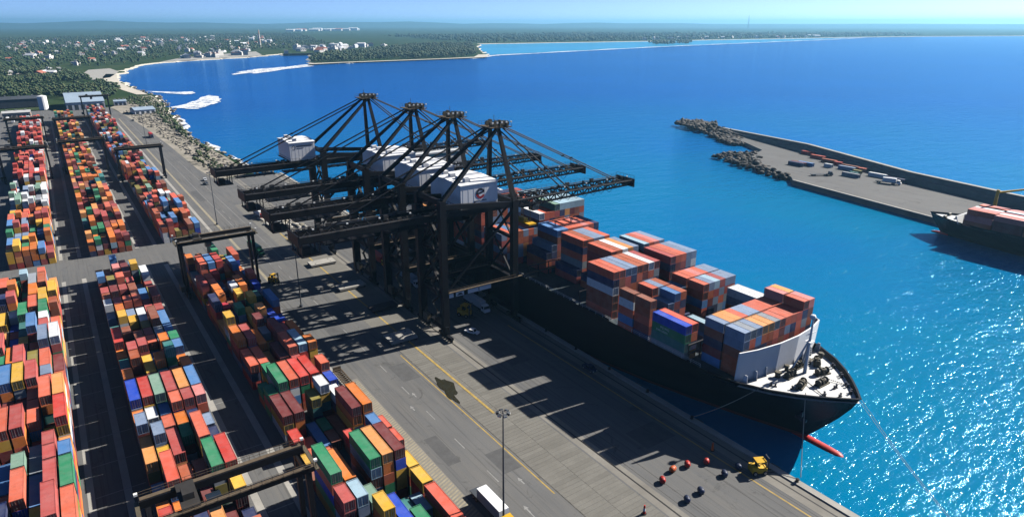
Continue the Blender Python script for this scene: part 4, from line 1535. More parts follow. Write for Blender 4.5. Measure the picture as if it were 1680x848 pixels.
    for y in (-4.5, 4.5):
        m_ = MB()
        m_.box(-44, 86, y - 0.5, y + 0.5, 42.5, 42.58)
        yo = y + (0.5 if y > 0 else -0.5)
        for k in range(57):
            x = -44 + k * 2.32
            m_.bar((x, yo, 42.55), (x, yo, 43.65), 0.06)
            if k % 3 == 0:
                m_.bar((x, y, 42.5), (x, y * 0.75, 41.4), 0.12)
        for z in (43.1, 43.65):
            m_.bar((-44, yo, z), (86, yo, z), 0.06)
        m_.build("walkway", "crane_walkway", c)
    for k in range(13):
        x = -40 + k * 10.2
        m_ = MB()
        m_.bar((x, -4.95, 43.6), (x, -4.95, 44.5), 0.09)
        m_.box(x - 0.28, x + 0.28, -5.2, -4.8, 44.4, 44.75, 1)
        m_.build("floodlight", ["crane_steel", "lamp_glass"], c)
    # clutter along the girder top
    rk = random.Random(4)
    m_ = MB()
    for k in range(46):
        x = rk.uniform(-43, 84)
        if 6 < x < 26:
            continue
        y = rk.choice([-3.4, -2.9, 3.0, 3.4, 0])
        w = rk.uniform(0.4, 1.6)
        m_.box(x, x + w, y - 0.4, y + 0.4, 42.4, 42.4 + rk.uniform(0.3, 1.3))
    m_.build("girder_equipment", "crane_walkway", c)
    m_ = MB()
    for x in (-44.6, 86.2):
        if x > 0:
            m_.build("end_platform", "crane_steel", c)
            m_ = MB()
        m_.box(x, x + 0.5, -5, 5, 39.8, 43)
        for k in range(6):
            m_.bar((x + 0.2, -5 + k * 2, 43), (x + 0.2, -5 + k * 2, 44.2), 0.08)
        m_.bar((x + 0.2, -5, 44.2), (x + 0.2, 5, 44.2), 0.1)
    m_.build("boom_tip_platform", "crane_steel", c)
    m_ = MB()
    m_.box(-44, -38, -4.8, 4.8, 36.4, 36.7)
    for x in (-43.6, -38.4):
        for y in (-4.5, 0, 4.5):
            m_.bar((x, y, 36.6), (x, y, 40.2), 0.3)
    m_.box(-43.5, -41, -4, -1, 36.7, 39.0)
    m_.build("hanging_platform", "crane_steel", c)
    # stays
    for y in (-1, 1):
        for k, (p, q, r_) in enumerate((((S - 3.6, y * 2.2, 67.9), (-37, y * 3.1, 42.8), 0.26), ((S - 1.4, y * 2.2, 67.9), (56, y * 3.0, 42.7), 0.26), ((S - 1.2, y * 2.0, 68.3), (81, y * 2.8, 42.6), 0.22))):
            m_ = MB()
            m_.tube(p, q, r_, 6)
            mid = Vector(p).lerp(Vector(q), 0.55)
            m_.box(mid.x - 0.5, mid.x + 0.5, mid.y - 0.25, mid.y + 0.25, mid.z - 0.3, mid.z + 0.3)
            m_.build("backstay" if k == 0 else "forestay", "crane_steel", c)
    # masthead platform with sheaves
    m_ = MB()
    m_.box(S - 6.2, S + 1.6, -4.2, 4.2, 67.6, 67.9)
    for k in range(7):
        m_.bar((S - 6.2 + k * 1.3, -4.2, 67.9), (S - 6.2 + k * 1.3, -4.2, 69.2), 0.07)
        m_.bar((S - 6.2 + k * 1.3, 4.2, 67.9), (S - 6.2 + k * 1.3, 4.2, 69.2), 0.07)
    for y in (-4.2, 4.2):
        for z in (68.5, 69.2):
            m_.bar((S - 6.2, y, z), (S + 1.6, y, z), 0.07)
    mh = m_.build("masthead_platform", "rust_platform", c)
    m_ = MB()
    rk = random.Random(9)
    for k in range(16):
        x, y = rk.uniform(S - 5.6, S + 1.0), rk.uniform(-3.6, 3.6)
        h_ = rk.uniform(0.5, 2.0)
        if k % 3 == 0:
            m_.tube((x, y - 0.3, 68.9), (x, y + 0.3, 68.9), 0.9, 10)
        else:
            m_.box(x - 0.4, x + 0.4, y - 0.4, y + 0.4, 67.9, 67.9 + h_)
    m_.bar((S - 5, -3.6, 67.9), (S - 5, -3.6, 72), 0.12)
    m_.build("sheave_block", "machinery", mh)
    m_ = MB()
    for k in range(5):
        x = S - 6 + k * 1.8
        m_.box(x - 0.3, x + 0.3, -4.55, -4.2, 69.2, 69.7)
    m_.build("floodlight", "lamp_glass", mh)
    # machinery house
    x0, x1, y0, y1, z0, z1 = 8.4, 22.6, -5.6, 15.0, 43.6, 50.6
    m_ = MB()
    m_.box(x0 - 0.6, x1 + 0.6, y0 - 0.8, y1 + 0.8, 42.7, 43.0)
    m_.build("house_floor", "crane_steel", c)
    m_ = MB()
    m_.box(x0, x1, y0, y1, 43.0, z1)
    hs_ = m_.build("machinery_house", "white_paint", c)
    m_ = MB()
    ym = (y0 + y1) / 2
    m_.hexa([(x0 - 0.25, y0 - 0.25, z1), (x1 + 0.25, y0 - 0.25, z1), (x1 + 0.25, ym, z1), (x0 - 0.25, ym, z1), (x0 - 0.25, y0 - 0.25, z1 + 0.25), (x1 + 0.25, y0 - 0.25, z1 + 0.25), (x1 + 0.25, ym, z1 + 0.9), (x0 - 0.25, ym, z1 + 0.9)])
    m_.hexa([(x0 - 0.25, ym, z1), (x1 + 0.25, ym, z1), (x1 + 0.25, y1 + 0.25, z1), (x0 - 0.25, y1 + 0.25, z1), (x0 - 0.25, ym, z1 + 0.9), (x1 + 0.25, ym, z1 + 0.9), (x1 + 0.25, y1 + 0.25, z1 + 0.25), (x0 - 0.25, y1 + 0.25, z1 + 0.25)])
    rf = m_.build("house_roof", "white_paint", hs_)
    m_ = MB()
    for k in range(7):
        x = x0 + 0.9 + k * 2.05
        m_.box(x - 0.06, x + 0.06, y0 - 0.03, y0, 43.1, z1 - 0.1)
    for k in range(9):
        y = y0 + 1.0 + k * 2.3
        m_.box(x0 - 0.03, x0, y - 0.06, y + 0.06, 43.1, z1 - 0.1)
    m_.build("wall_seam", "white_paint", hs_)
    for k in range(4):
        m_ = MB()
        yv = y0 + 3.0 + k * 4.8
        m_.box(x0 + 3.0, x0 + 5.0, yv - 0.8, yv + 0.8, z1 + 0.2, z1 + 1.7)
        m_.build("roof_vent", "white_paint", rf)
    m_ = MB()
    for k in range(12):
        m_.bar((x0 - 0.5, y0 - 0.7 + k * 2.2, 43.0), (x0 - 0.5, y0 - 0.7 + k * 2.2, 44.1), 0.07)
    m_.bar((x0 - 0.5, y0 - 0.7, 44.1), (x0 - 0.5, y1 + 0.5, 44.1), 0.07)
    m_.bar((x0 - 0.5, y0 - 0.7, 44.1), (x1 + 0.5, y0 - 0.7, 44.1), 0.07)
    m_.build("handrail", "crane_walkway", hs_)
    # stairs beside the landside leg
    m_ = MB()
    for k in range(11):
        za, zb = 4.8 + k * 3.6, 8.4 + k * 3.6
        ya, yb_ = (-7.0, -2.6) if k % 2 else (-2.6, -7.0)
        m_.bar((-1.5, ya, za), (-1.5, yb_, zb), 0.8, 0.12)
        m_.bar((-1.9, ya, za + 1), (-1.9, yb_, zb + 1), 0.06)
        m_.box(-2.0, -0.9, yb_ - 0.5, yb_ + 0.5, zb - 0.05, zb + 0.05)
    m_.build("stairway", "crane_walkway", c)
    # trolley, cab and spreader
    m_ = MB()
    m_.box(34, 40, -3.6, 3.6, 39.2, 40.0)
    tr = m_.build("trolley", "crane_steel", c)
    m_ = MB()
    m_.hexa([(40.4, -1.3, 36.6), (43.0, -1.3, 36.6), (43.0, 1.3, 36.6), (40.4, 1.3, 36.6), (40.4, -1.3, 39.2), (43.6, -1.3, 39.2), (43.6, 1.3, 39.2), (40.4, 1.3, 39.2)])
    m_.build("operator_cab", "dark_glass", tr)
    m_ = MB()
    m_.box(35.4, 38.6, -6.0, 6.0, 33.0, 33.5)
    m_.box(36.2, 37.8, -2.0, 2.0, 33.5, 34.6)
    for x in (35.6, 38.4):
        for y in (-2.5, 2.5):
            m_.bar((x, y, 33.5), (x, y, 39.3), 0.08)
    m_.build("spreader", "yellow_paint", tr)
    m_ = MB()
    m_.tube((1.1, -4.5, 8.6), (1.7, -4.5, 8.6), 2.3, 16)
    m_.build("cable_reel", "machinery", c)
    m_ = MB()
    m_.box(-0.9, 1.0, -6.6, -2.0, 4.8, 7.0)
    m_.build("drive_cabinet", "machinery", c)
    m_ = MB()
    m_.box(-2.2, -0.9, 1.0, 5.5, 3.4, 6.2)
    m_.build("electrical_cabinet", "machinery", c)
    return c
crane = build_crane()
CR = [(186.0, "nearest quay crane, its white machinery house carrying a round black and red emblem"), (215.0, "second quay crane behind the one with the round emblem"),
      (246.3, "third quay crane from the ship's bow, between the second and the farthest"), (294.0, "farthest quay crane, its small white machinery house set far inland on the girder")]
cranes = []
for i, (y, lab) in enumerate(CR):
    c = crane if i == 0 else copy_tree(crane)
    c.location = (RAIL_L, y, 0)
    c["label"] = lab
    cranes.append(c)
bpy.context.view_layer.update()
# the farthest crane carries a smaller house near the back of the girder
for ch in list(cranes[3].children):
    if ch.name.startswith("machinery_house"):
        ch.location = (-19.6, 1.0, 0.2)
        ch.scale = (0.78, 0.85, 1.0)
    if ch.name.startswith("house_floor"):
        ch.location = (-19.6, 1.0, 0.2)
        ch.scale = (0.78, 0.85, 1.0)
    if ch.name.startswith("mast_strut") or ch.name.startswith("diagonal"):
        pass

# round emblem and lettering on the nearest machinery house
house1 = [ch for ch in cranes[0].children if ch.name.startswith("machinery_house")][0]
def arc_band(m_, cx, cz, r0, r1, a0, a1, y, mi, n=14):
    k = len(m_.v)
    for i in range(n + 1):
        a = a0 + (a1 - a0) * i / n
        for r_ in (r0, r1):
            m_.v.append((cx + math.cos(a) * r_, y, cz + math.sin(a) * r_))
    for i in range(n):
        m_.f.append((k + 2 * i, k + 2 * i + 1, k + 2 * i + 3, k + 2 * i + 2))
        m_.m.append(mi)
em = MB()
ex, ez, ey = 15.9, 47.4, -5.66
arc_band(em, ex, ez, 1.05, 1.75, R(28), R(190), ey, 0)
arc_band(em, ex, ez, 0.95, 1.75, R(185), R(335), ey, 1)
em.hexa([(ex - 1.2, ey, ez - 0.35), (ex + 1.5, ey, ez + 0.25), (ex + 1.5, ey + 0.02, ez + 0.25), (ex - 1.2, ey + 0.02, ez - 0.35), (ex - 1.2, ey, ez + 0.25), (ex + 1.6, ey, ez + 0.8), (ex + 1.6, ey + 0.02, ez + 0.8), (ex - 1.2, ey + 0.02, ez + 0.25)], 0)
em.build("emblem", ["logo_black", "logo_red"], house1)
em = MB()
rk = random.Random(3)
x = ex - 2.3
em.box(x - 0.2, x + 0.25, ey, ey + 0.02, 44.5, 45.15)
for k in range(12):
    x += 0.38
    h_ = rk.choice([0.25, 0.25, 0.38])
    em.box(x - 0.13, x + 0.13, ey, ey + 0.02, 44.85, 44.85 + h_)
em.build("lettering_strip", "logo_black", house1)
house4 = [ch for ch in cranes[3].children if ch.name.startswith("machinery_house")][0]
em = MB()
arc_band(em, 10.6, 48.6, 0.75, 1.0, 0, 2 * math.pi, -5.66, 0, 20)
em.box(12.2, 21.2, -5.68, -5.63, 49.0, 49.4)
em.box(12.2, 16.2, -5.68, -5.63, 48.2, 48.4)
em.build("lettering_strip", "logo_black", house4)
# white name boards on the nearest portal beam
pb1 = [ch for ch in cranes[0].children if ch.name.startswith("portal_beam")][0]
for (a, b) in ((1.2, 2.9), (3.8, 6.9), (8.4, 17.6)):
    m_ = MB()
    m_.box(a, b, -8.76, -8.68, 14.65, 16.1)
    sg = m_.build("name_board", "white_paint", pb1)
    if b - a < 4 and b - a > 2:
        m_ = MB()
        m_.box(a + 0.5, b - 0.5, -8.79, -8.76, 14.95, 15.3)
        m_.box(a + 0.9, b - 0.9, -8.79, -8.76, 15.3, 15.7)
        m_.build("lettering_strip", "logo_black", sg)
    elif b - a > 4:
        m_ = MB()
        m_.box(12.6, 12.85, -8.79, -8.76, 14.8, 15.95)
        m_.build("lettering_strip", "logo_black", sg)

# ================================================================ YARD GANTRY CRANES
def build_rtg():
    g = thing("yard_gantry_crane", (0, 0, 0), "gantry", "gantry crane", "rubber-tyred gantry cranes in the yard")
    W_, Ht = 26.0, 21.0          # span along x, girder height; girders at y = -3.4 and +3.4
    for x in (0, W_):
        for y in (-3.4, 3.4):
            m_ = MB()
            m_.bar((x, y * 1.15, 2.0), (x, y, Ht), 0.9, 0.75, 0, 1.1, 0.9)
            m_.build("leg", "crane_steel", g)
        m_ = MB()
        m_.box(x - 0.6, x + 0.6, -5.6, 5.6, 1.4, 2.3)
        sl = m_.build("sill_beam", "crane_steel", g)
        for y in (-4.6, -2.9, 2.9, 4.6):
            m_ = MB()
            m_.tube((x - 0.35, y, 0.75), (x + 0.35, y, 0.75), 0.75, 14)
            m_.build("wheel", "rubber", sl)
        m_ = MB()
        m_.box(x - 0.45, x + 0.45, -3.0, 3.0, Ht - 0.9, Ht - 0.1)
        m_.build("end_tie", "crane_steel", g)
    for y in (-3.4, 3.4):
        m_ = MB()
        m_.box(-1.2, W_ + 1.2, y - 0.4, y + 0.4, Ht, Ht + 1.4)
        gd = m_.build("girder", "crane_steel", g)
        m_ = MB()
        yo = y + (0.95 if y > 0 else -0.95)
        m_.box(-1.0, W_ + 1.0, min(y, yo), max(y, yo), Ht + 1.4, Ht + 1.48)
        for k in range(16):
            x = -1.0 + k * 1.86
            m_.bar((x, yo, Ht + 1.45), (x, yo, Ht + 2.55), 0.06)
        for z in (2.0, 2.55):
            m_.bar((-1, yo, Ht + z), (W_ + 1, yo, Ht + z), 0.06)
        m_.build("walkway", "rust_platform", gd)
    m_ = MB()
    m_.box(-1.9, -1.2, -4.4, 4.4, Ht + 0.4, Ht + 0.7)
    m_.box(W_ + 1.2, W_ + 1.9, -4.4, 4.4, Ht + 0.4, Ht + 0.7)
    m_.box(-2.2, -0.6, -2.4, 2.4, 2.4, 4.6)
    m_.build("power_pack", "machinery", g)
    m_ = MB()
    m_.box(4.6, 7.6, -3.9, 3.9, Ht + 1.55, Ht + 1.95)
    m_.box(5.2, 7.0, -1.8, 1.2, Ht + 1.95, Ht + 3.2)
    tr = m_.build("trolley", "crane_walkway", g)
    m_ = MB()
    m_.hexa([(8.8, -1.2, Ht - 2.6), (10.8, -1.2, Ht - 2.6), (10.8, 1.2, Ht - 2.6), (8.8, 1.2, Ht - 2.6), (8.8, -1.2, Ht - 0.3), (11.3, -1.2, Ht - 0.3), (11.3, 1.2, Ht - 0.3), (8.8, 1.2, Ht - 0.3)])
    m_.build("operator_cab", "dark_glass", tr)
    m_ = MB()
    for x in (-1.4, W_ + 1.4):
        for y in (-4.0, 4.0):
            m_.bar((x, y, Ht + 0.7), (x, y, Ht + 2.4), 0.1)
            m_.box(x - 0.3, x + 0.3, y - 0.3, y + 0.3, Ht + 2.3, Ht + 2.7, 1)
    m_.build("floodlight", ["crane_steel", "lamp_glass"], g)
    return g
rtg = build_rtg()
RTG = [(0.9, 110.0, "dark gantry crane straddling the front of the middle stacks at the bottom of the picture"),
       (30.6, 268.0, "dark gantry crane over the quayside stacks just in front of the cross road"),
       (30.6, 505.0, "gantry crane over the far quayside stacks above the coast road"),
       (0.9, 560.0, "gantry crane over the far middle stacks"), (-33.5, 545.0, "gantry crane over the far inland stacks"),
       (0.9, 700.0, "gantry crane near the far end of the middle stacks"), (30.6, 905.0, "farthest gantry crane, standing before the blue-roofed warehouse"), (-33.5, 720.0, "gantry crane at the far end of the inland stacks")]
for i, (x, y, lab) in enumerate(RTG):
    g = rtg if i == 0 else copy_tree(rtg)
    g.location = (x, y, 0.02)
    g["label"] = lab

# ================================================================ LIGHT MASTS
def build_mast(h):
    t = thing("light_mast", (0, 0, 0), "mast", "light mast", "tall lighting masts")
    m_ = MB()
    m_.tube((0, 0, 0), (0, 0, h), 0.24, 12, 0, 0.12)
    m_.tube((0, 0, 0), (0, 0, 0.8), 0.7, 12, 0, 0.6)
    m_.build("pole", "roof_dark", t)
    m_ = MB()
    for k in range(12):
        a, b = 2 * math.pi * k / 12, 2 * math.pi * (k + 1) / 12
        m_.bar((math.cos(a) * 0.8, math.sin(a) * 0.8, h - 0.2), (math.cos(b) * 0.8, math.sin(b) * 0.8, h - 0.2), 0.12)
        if k % 3 == 0:
            m_.bar((0, 0, h - 0.2), (math.cos(a) * 0.8, math.sin(a) * 0.8, h - 0.2), 0.1)
    m_.build("head_ring", "galvanised", t)
    for k in range(6):
        a = 2 * math.pi * k / 6 + 0.3
        m_ = MB()
        d = Vector((math.cos(a), math.sin(a), -0.35))
        p = Vector((math.cos(a) * 0.8, math.sin(a) * 0.8, h - 0.2))
        m_.bar(p, p + d * 0.55, 0.62, 0.42, 0, 0.75, 0.5)
        q = p + d * 0.56
        m_.bar(q, q + d * 0.04, 0.66, 0.42, 1)
        m_.build("floodlight", ["roof_dark", "lamp_glass"], t)
    return t
mast0 = build_mast(28.0)
for i, (x, y, lab) in enumerate(((62.2, 93.8, "tall light mast with round floodlight head at the bottom edge of the road"), (61.0, 363.5, "thin light mast beside the coast road behind the gantry crane"),
                            (63.5, 232.0, "thin light mast on the road between the stacks and the cranes"), (62.0, 640.0, "distant light mast along the coast road"))):
    t = mast0 if i == 0 else copy_tree(mast0)
    t.location = (x, y, 0)
    t["label"] = lab

# ================================================================ VEHICLES AND QUAY CLUTTER
def wheels(parent, spots, r, w):
    for (x, y) in spots:
        m_ = MB()
        s_ = 1 if x > 0 else -1
        m_.tube((x - w / 2, y, r), (x + w / 2, y, r), r, 14)
        wl_ = m_.build("wheel", "rubber", parent)
        m_ = MB()
        xo = x + s_ * w / 2
        m_.tube((xo, y, r), (xo + s_ * 0.03, y, r), r * 0.55, 10)
        m_.build("rim", "galvanised", wl_)

def truck(loc, rz, cab_mat, box_mat, label, box_len=12.0, box=True):
    t = thing("terminal_truck", loc, label, "truck", "trucks working the terminal", rz)
    m_ = MB()
    m_.hexa([(-1.2, -8.3, 0.7), (1.2, -8.3, 0.7), (1.2, -6.2, 0.7), (-1.2, -6.2, 0.7), (-1.15, -8.1, 2.9), (1.15, -8.1, 2.9), (1.15, -6.3, 3.0), (-1.15, -6.3, 3.0)])
    m_.box(-1.2, 1.2, -8.9, -8.3, 0.6, 1.7)
    cb = m_.build("cab", cab_mat, t)
    m_ = MB()
    m_.box(-1.05, 1.05, -8.36, -8.24, 1.75, 2.7)
    m_.box(-1.23, -1.17, -7.8, -6.7, 1.8, 2.6)
    m_.box(1.17, 1.23, -7.8, -6.7, 1.8, 2.6)
    m_.build("window", "dark_glass", cb)
    m_ = MB()
    m_.box(-0.5, 0.5, -8.2, 6.3, 0.75, 1.05)
    m_.box(-1.2, 1.2, -5.9, 6.4, 1.05, 1.28)
    m_.build("chassis", "roof_dark", t)
    if box:
        m_ = MB()
        m_.box(-1.22, 1.22, -5.8, -5.8 + box_len, 1.28, 3.9)
        for k in range(int(box_len / 1.0)):
            y = -5.5 + k
            for x in (-1.22, 1.22):
                m_.box(x - 0.03, x + 0.03, y, y + 0.4, 1.45, 3.75)
        m_.build("cargo_box", box_mat, t)
    wheels(t, [(s_ * 1.0, y) for y in (-7.9, -5.0, -3.8, 3.6, 4.9) for s_ in (-1, 1)], 0.5, 0.35)
    return t
truck((62.6, 100.0, 0.02), 0.0, "yellow_paint", "white_paint", "white box truck with yellow cab at the bottom edge of the road", 9.0)
truck((83.5, 368, 0.02), 0.05, "red_paint", "white_paint", "red truck with pale box on the road behind the crane girders", 12)
truck((66.0, 307, 0.02), 0.1, "green_paint", "green_paint", "dark green box truck on the cross road behind the gantry leg", 12)
truck((87.6, 350, 0.02), 0.0, "white_paint", "grey_white", "white truck without load beneath the crane girder ends", 12, False)
truck((117.5, 196, 0.02), 0.0, "white_paint", "ltgrey" if "ltgrey" in MATS else "grey_white", "pale box truck waiting in the shade under the nearest crane", 12)
truck((108.0, 232, 0.02), 0.0, "white_paint", "roof_blue", "blue-grey box truck between the legs of the second crane", 12)
truck((107.5, 262, 0.02), 0.0, "yellow_paint", "red_paint", "red box truck between the legs of the third crane", 12)
truck((432, 252, 0.07), 1.0, "navy_paint", "grey_white", "dark truck with empty flatbed parked on the pier", 12, False)
truck((447, 214, 0.07), 0.3, "white_paint", "white_paint", "white box truck parked on the pier near the parapet shadow", 8)
truck((72.5, 700, 0.02), 0.0, "navy_paint", "maroon" if "maroon" in MATS else "red_paint", "dark red truck on the far coast road", 12)

def pickup(loc, rz, body_mat, label):
    t = thing("pickup", loc, label, "pickup", "light vehicles on the quay and roads", rz)
    m_ = MB()
    prof = [(-2.6, 0.45), (-2.6, 0.95), (-1.5, 1.05), (-0.8, 1.75), (0.7, 1.78), (0.85, 1.05), (2.6, 1.05), (2.6, 0.45)]
    k = len(prof)
    m_.loft([[(x, y, z) for (y, z) in prof] for x in (-0.92, 0.92)])
    b_ = m_.build("body", body_mat, t)
    fix_normals(b_)
    m_ = MB()
    m_.poly([(-0.8, -1.47, 1.1), (0.8, -1.47, 1.1), (0.72, -0.85, 1.72), (-0.72, -0.85, 1.72)])
    for s_ in (-0.935, 0.935):
        m_.poly([(s_, -1.2, 1.1), (s_, 0.75, 1.1), (s_, 0.65, 1.68), (s_, -0.75, 1.68)])
    m_.build("window", "dark_glass", t)
    for s_ in (-0.65, 0.65):
        m_ = MB()
        m_.box(s_ - 0.18, s_ + 0.18, -2.64, -2.58, 0.7, 0.88)
        m_.build("headlight", "lamp_glass", t)
    wheels(t, [(s_ * 0.82, y) for y in (-1.7, 1.65) for s_ in (-1, 1)], 0.38, 0.25)
    return t
pickup((121.0, 134.5, 0.02), 0.0, "navy_paint", "dark blue pickup in the ship's shade beside the hull")
pickup((104.5, 176.5, 0.02), 0.5, "white_paint", "white pickup at the foot of the nearest crane")
pickup((75.0, 465, 0.02), 0.3, "roof_dark", "dark pickup parked at the bend of the coast road")
pickup((77.0, 478, 0.02), 0.0, "grey_white", "pale pickup on the dirt beside the coast road bend")
pickup((71.5, 830, 0.02), 0.0, "roof_dark", "distant dark pickup near the far end of the coast road")

def forklift(loc, rz, label, scale=1.0):
    t = thing("forklift", loc, label, "forklift", "forklifts on the quay", rz)
    t.scale = (scale,) * 3
    m_ = MB()
    m_.hexa([(-0.8, -1.0, 0.4), (0.8, -1.0, 0.4), (0.8, 1.4, 0.4), (-0.8, 1.4, 0.4), (-0.8, -1.0, 1.2), (0.8, -1.0, 1.2), (0.7, 1.5, 1.5), (-0.7, 1.5, 1.5)])
    m_.build("body", "yellow_paint", t)
    m_ = MB()
    for x in (-0.7, 0.7):
        for y in (-0.8, 0.7):
            m_.bar((x, y, 1.1), (x * 0.9, y * 0.9, 2.3), 0.1)
    m_.box(-0.75, 0.75, -0.85, 0.8, 2.3, 2.38)
    m_.build("overhead_guard", "yellow_paint", t)
    m_ = MB()
    m_.box(-0.35, 0.35, 0.0, 0.6, 1.2, 1.4)
    m_.box(-0.35, 0.35, 0.5, 0.62, 1.4, 1.95)
    m_.build("seat", "rubber", t)
    m_ = MB()
    for x in (-0.5, 0.5):
        m_.bar((x, -1.2, 0.1), (x, -1.2, 2.9), 0.14)
    for z in (0.5, 1.6, 2.8):
        m_.bar((-0.5, -1.2, z), (0.5, -1.2, z), 0.1)
    m_.build("lift_mast", "roof_dark", t)
    for x in (-0.35, 0.35):
        m_ = MB()
        m_.box(x - 0.07, x + 0.07, -2.4, -1.2, 0.1, 0.16)
        m_.build("fork", "rail_steel", t)
    wheels(t, [(s_ * 0.75, y) for y in (-0.7, 0.95) for s_ in (-1, 1)], 0.4, 0.3)
    return t
forklift((121.8, 74.6, 0.02), 1.1, "yellow forklift near the quay edge beyond the ship's bow", 1.5)
forklift((110.0, 190.0, 0.02), 0.4, "yellow forklift under the nearest crane", 1.9)
forklift((62.0, 262.0, 0.02), 0.4, "yellow forklift in shade beside the quayside stacks and gantry leg", 1.6)

def drum(loc, rz, mat, label, tall=False):
    t = thing("mooring_buoy", loc, label, "buoy", "buoys and drums lying on the quay", rz)
    m_ = MB()
    ring = [(-0.85, 0.25), (-0.8, 0.55), (-0.45, 0.72), (0.45, 0.72), (0.8, 0.55), (0.85, 0.25)]
    m_.loft([[(x, math.cos(a) * r_, 0.75 + math.sin(a) * r_) for a in np.linspace(0, 2 * math.pi, 13)[:-1]] for x, r_ in ring])
    b_ = m_.build("float_body", mat, t)
    for p in b_.data.polygons:
        p.use_smooth = True
    m_ = MB()
    for x in (-0.3, 0.3):
        m_.loft([[(x + dx, math.cos(a) * r_, 0.75 + math.sin(a) * r_) for a in np.linspace(0, 2 * math.pi, 13)[:-1]] for dx, r_ in ((-0.05, 0.74), (0.05, 0.74))])
    m_.box(-0.6, 0.6, -0.5, 0.5, 0.0, 0.12)
    m_.build("cradle", "rail_steel", t)
    m_ = MB()
    m_.bar((0.8, 0, 0.75), (1.15, 0, 0.8), 0.12)
    m_.build("eye", "galvanised", t)
    return t
DR = [(100.4, 84.9, 0.9, "red_paint", "red buoy nearest the crane rail"), (105.3, 86.3, 0.2, "orange_paint", "orange buoy in the red row, second from the crane rail"),
      (109.6, 85.6, 0.8, "red_paint", "red buoy third from the crane rail, centre of the red row"), (114.3, 83.8, 0.5, "red_paint", "red buoy nearest the ship, end of the red row"),
      (114.1, 78.3, 0.9, "navy_paint", "dark blue drum beside the yellow line, second from the forklift"), (119.0, 78.2, 1.0, "navy_paint", "dark blue drum closest to the forklift"),
      (104.8, 77.4, 1.1, "navy_paint", "dark blue drum mid apron, farther from the ship than the pair by the forklift"), (100.0, 77.2, 0.9, "navy_paint", "dark blue drum nearest the crane rail")]
for (x, y, rz, mat, lab) in DR:
    drum((x, y, 0.02), rz, mat, lab)

def safety_post(loc, label, mats):
    t = thing("safety_post", loc, label, "safety post", "upright posts on the apron")
    m_ = MB()
    m_.tube((0, 0, 0), (0, 0, 0.15), 0.55, 12)
    m_.build("base", "rubber", t)
    for k in range(3):
        m_ = MB()
        m_.tube((0, 0, 0.15 + k * 0.7), (0, 0, 0.85 + k * 0.7), 0.36 - k * 0.06, 12, 0, 0.30 - k * 0.06)
        m_.build("band", mats[k % len(mats)], t)
    return t
safety_post((119.6, 86.4, 0.02), "orange upright post at the edge of the ship's shadow on the quay", ["orange_paint"])
safety_post((89.4, 79.8, 0.05), "red and white post on the slabs at the bottom of the picture", ["red_paint", "white_paint"])

def hatch_pontoon(loc, rz, sx, sy, mat, label):
    t = thing("hatch_pontoon", loc, label, "hatch cover", "hatch covers set down on the apron", rz)
    m_ = MB()
    m_.box(-sx / 2, sx / 2, -sy / 2, sy / 2, 0.5, 1.3)
    m_.build("plate", mat, t)
    m_ = MB()
    for k in range(4):
        x = -sx / 2 + 0.6 + k * (sx - 1.2) / 3
        m_.box(x - 0.2, x + 0.2, -sy / 2 + 0.2, sy / 2 - 0.2, 0, 0.5)
    m_.build("skid", "rail_steel", t)
    for x in (-0.3, 0.3):
        for y in (-0.3, 0.3):
            m_ = MB()
            m_.box(x * sx - 0.25, x * sx + 0.25, y * sy - 0.12, y * sy + 0.12, 1.3, 1.42)
            m_.build("lifting_lug", "roof_dark", t)
    return t
hatch_pontoon((82.5, 186.5, 0.05), 0.0, 9.5, 7.0, "concrete_pale", "pale hatch cover lying alone on the slabs before the nearest crane")
hatch_pontoon((86.0, 240, 0.02), 0.02, 11, 6.0, "concrete_pale", "pale hatch cover on the ground between the second and third cranes")
hatch_pontoon((85.8, 273, 0.02), -0.02, 11, 6.0, "concrete_pale", "farther pale hatch cover on the ground behind the third crane")
hatch_pontoon((88.0, 213, 0.02), 0.03, 10, 5.0, "hatch_steel", "rusty hatch cover in the shade beside the second crane's leg")

# flat rack with open lattice beside the stacks
t = thing("flat_rack", (57.0, 171.5, 0.02), "brown lattice flat rack on the ground beside the quayside stacks", "flat rack")
m_ = MB()
for x in (-1.2, 1.2):
    m_.box(x - 0.12, x + 0.12, -6.0, 6.0, 0.3, 0.65)
m_.build("side_rail", "rust_platform", t)
for k in range(11):
    m_ = MB()
    y = -5.8 + k * 1.16
    m_.box(-1.08, 1.08, y - 0.15, y + 0.15, 0.35, 0.6)
    m_.build("cross_member", "rust_platform", t)
for y in (-6.0, 6.0):
    m_ = MB()
    m_.box(-1.25, 1.25, y - 0.12, y + 0.12, 0, 1.5)
    m_.build("end_frame", "rust_platform", t)

# rubble heap beneath the girder ends
rg = np.random.default_rng(51)
C = [(rg.normal(90, 3.5), rg.normal(352, 9), 0.3) for _ in range(140)]
blobs("spoil_heap", C, rg.uniform(0.4, 1.9, 140), 0.6, 0.3, ["rock_pale", "concrete_pale"], 52)

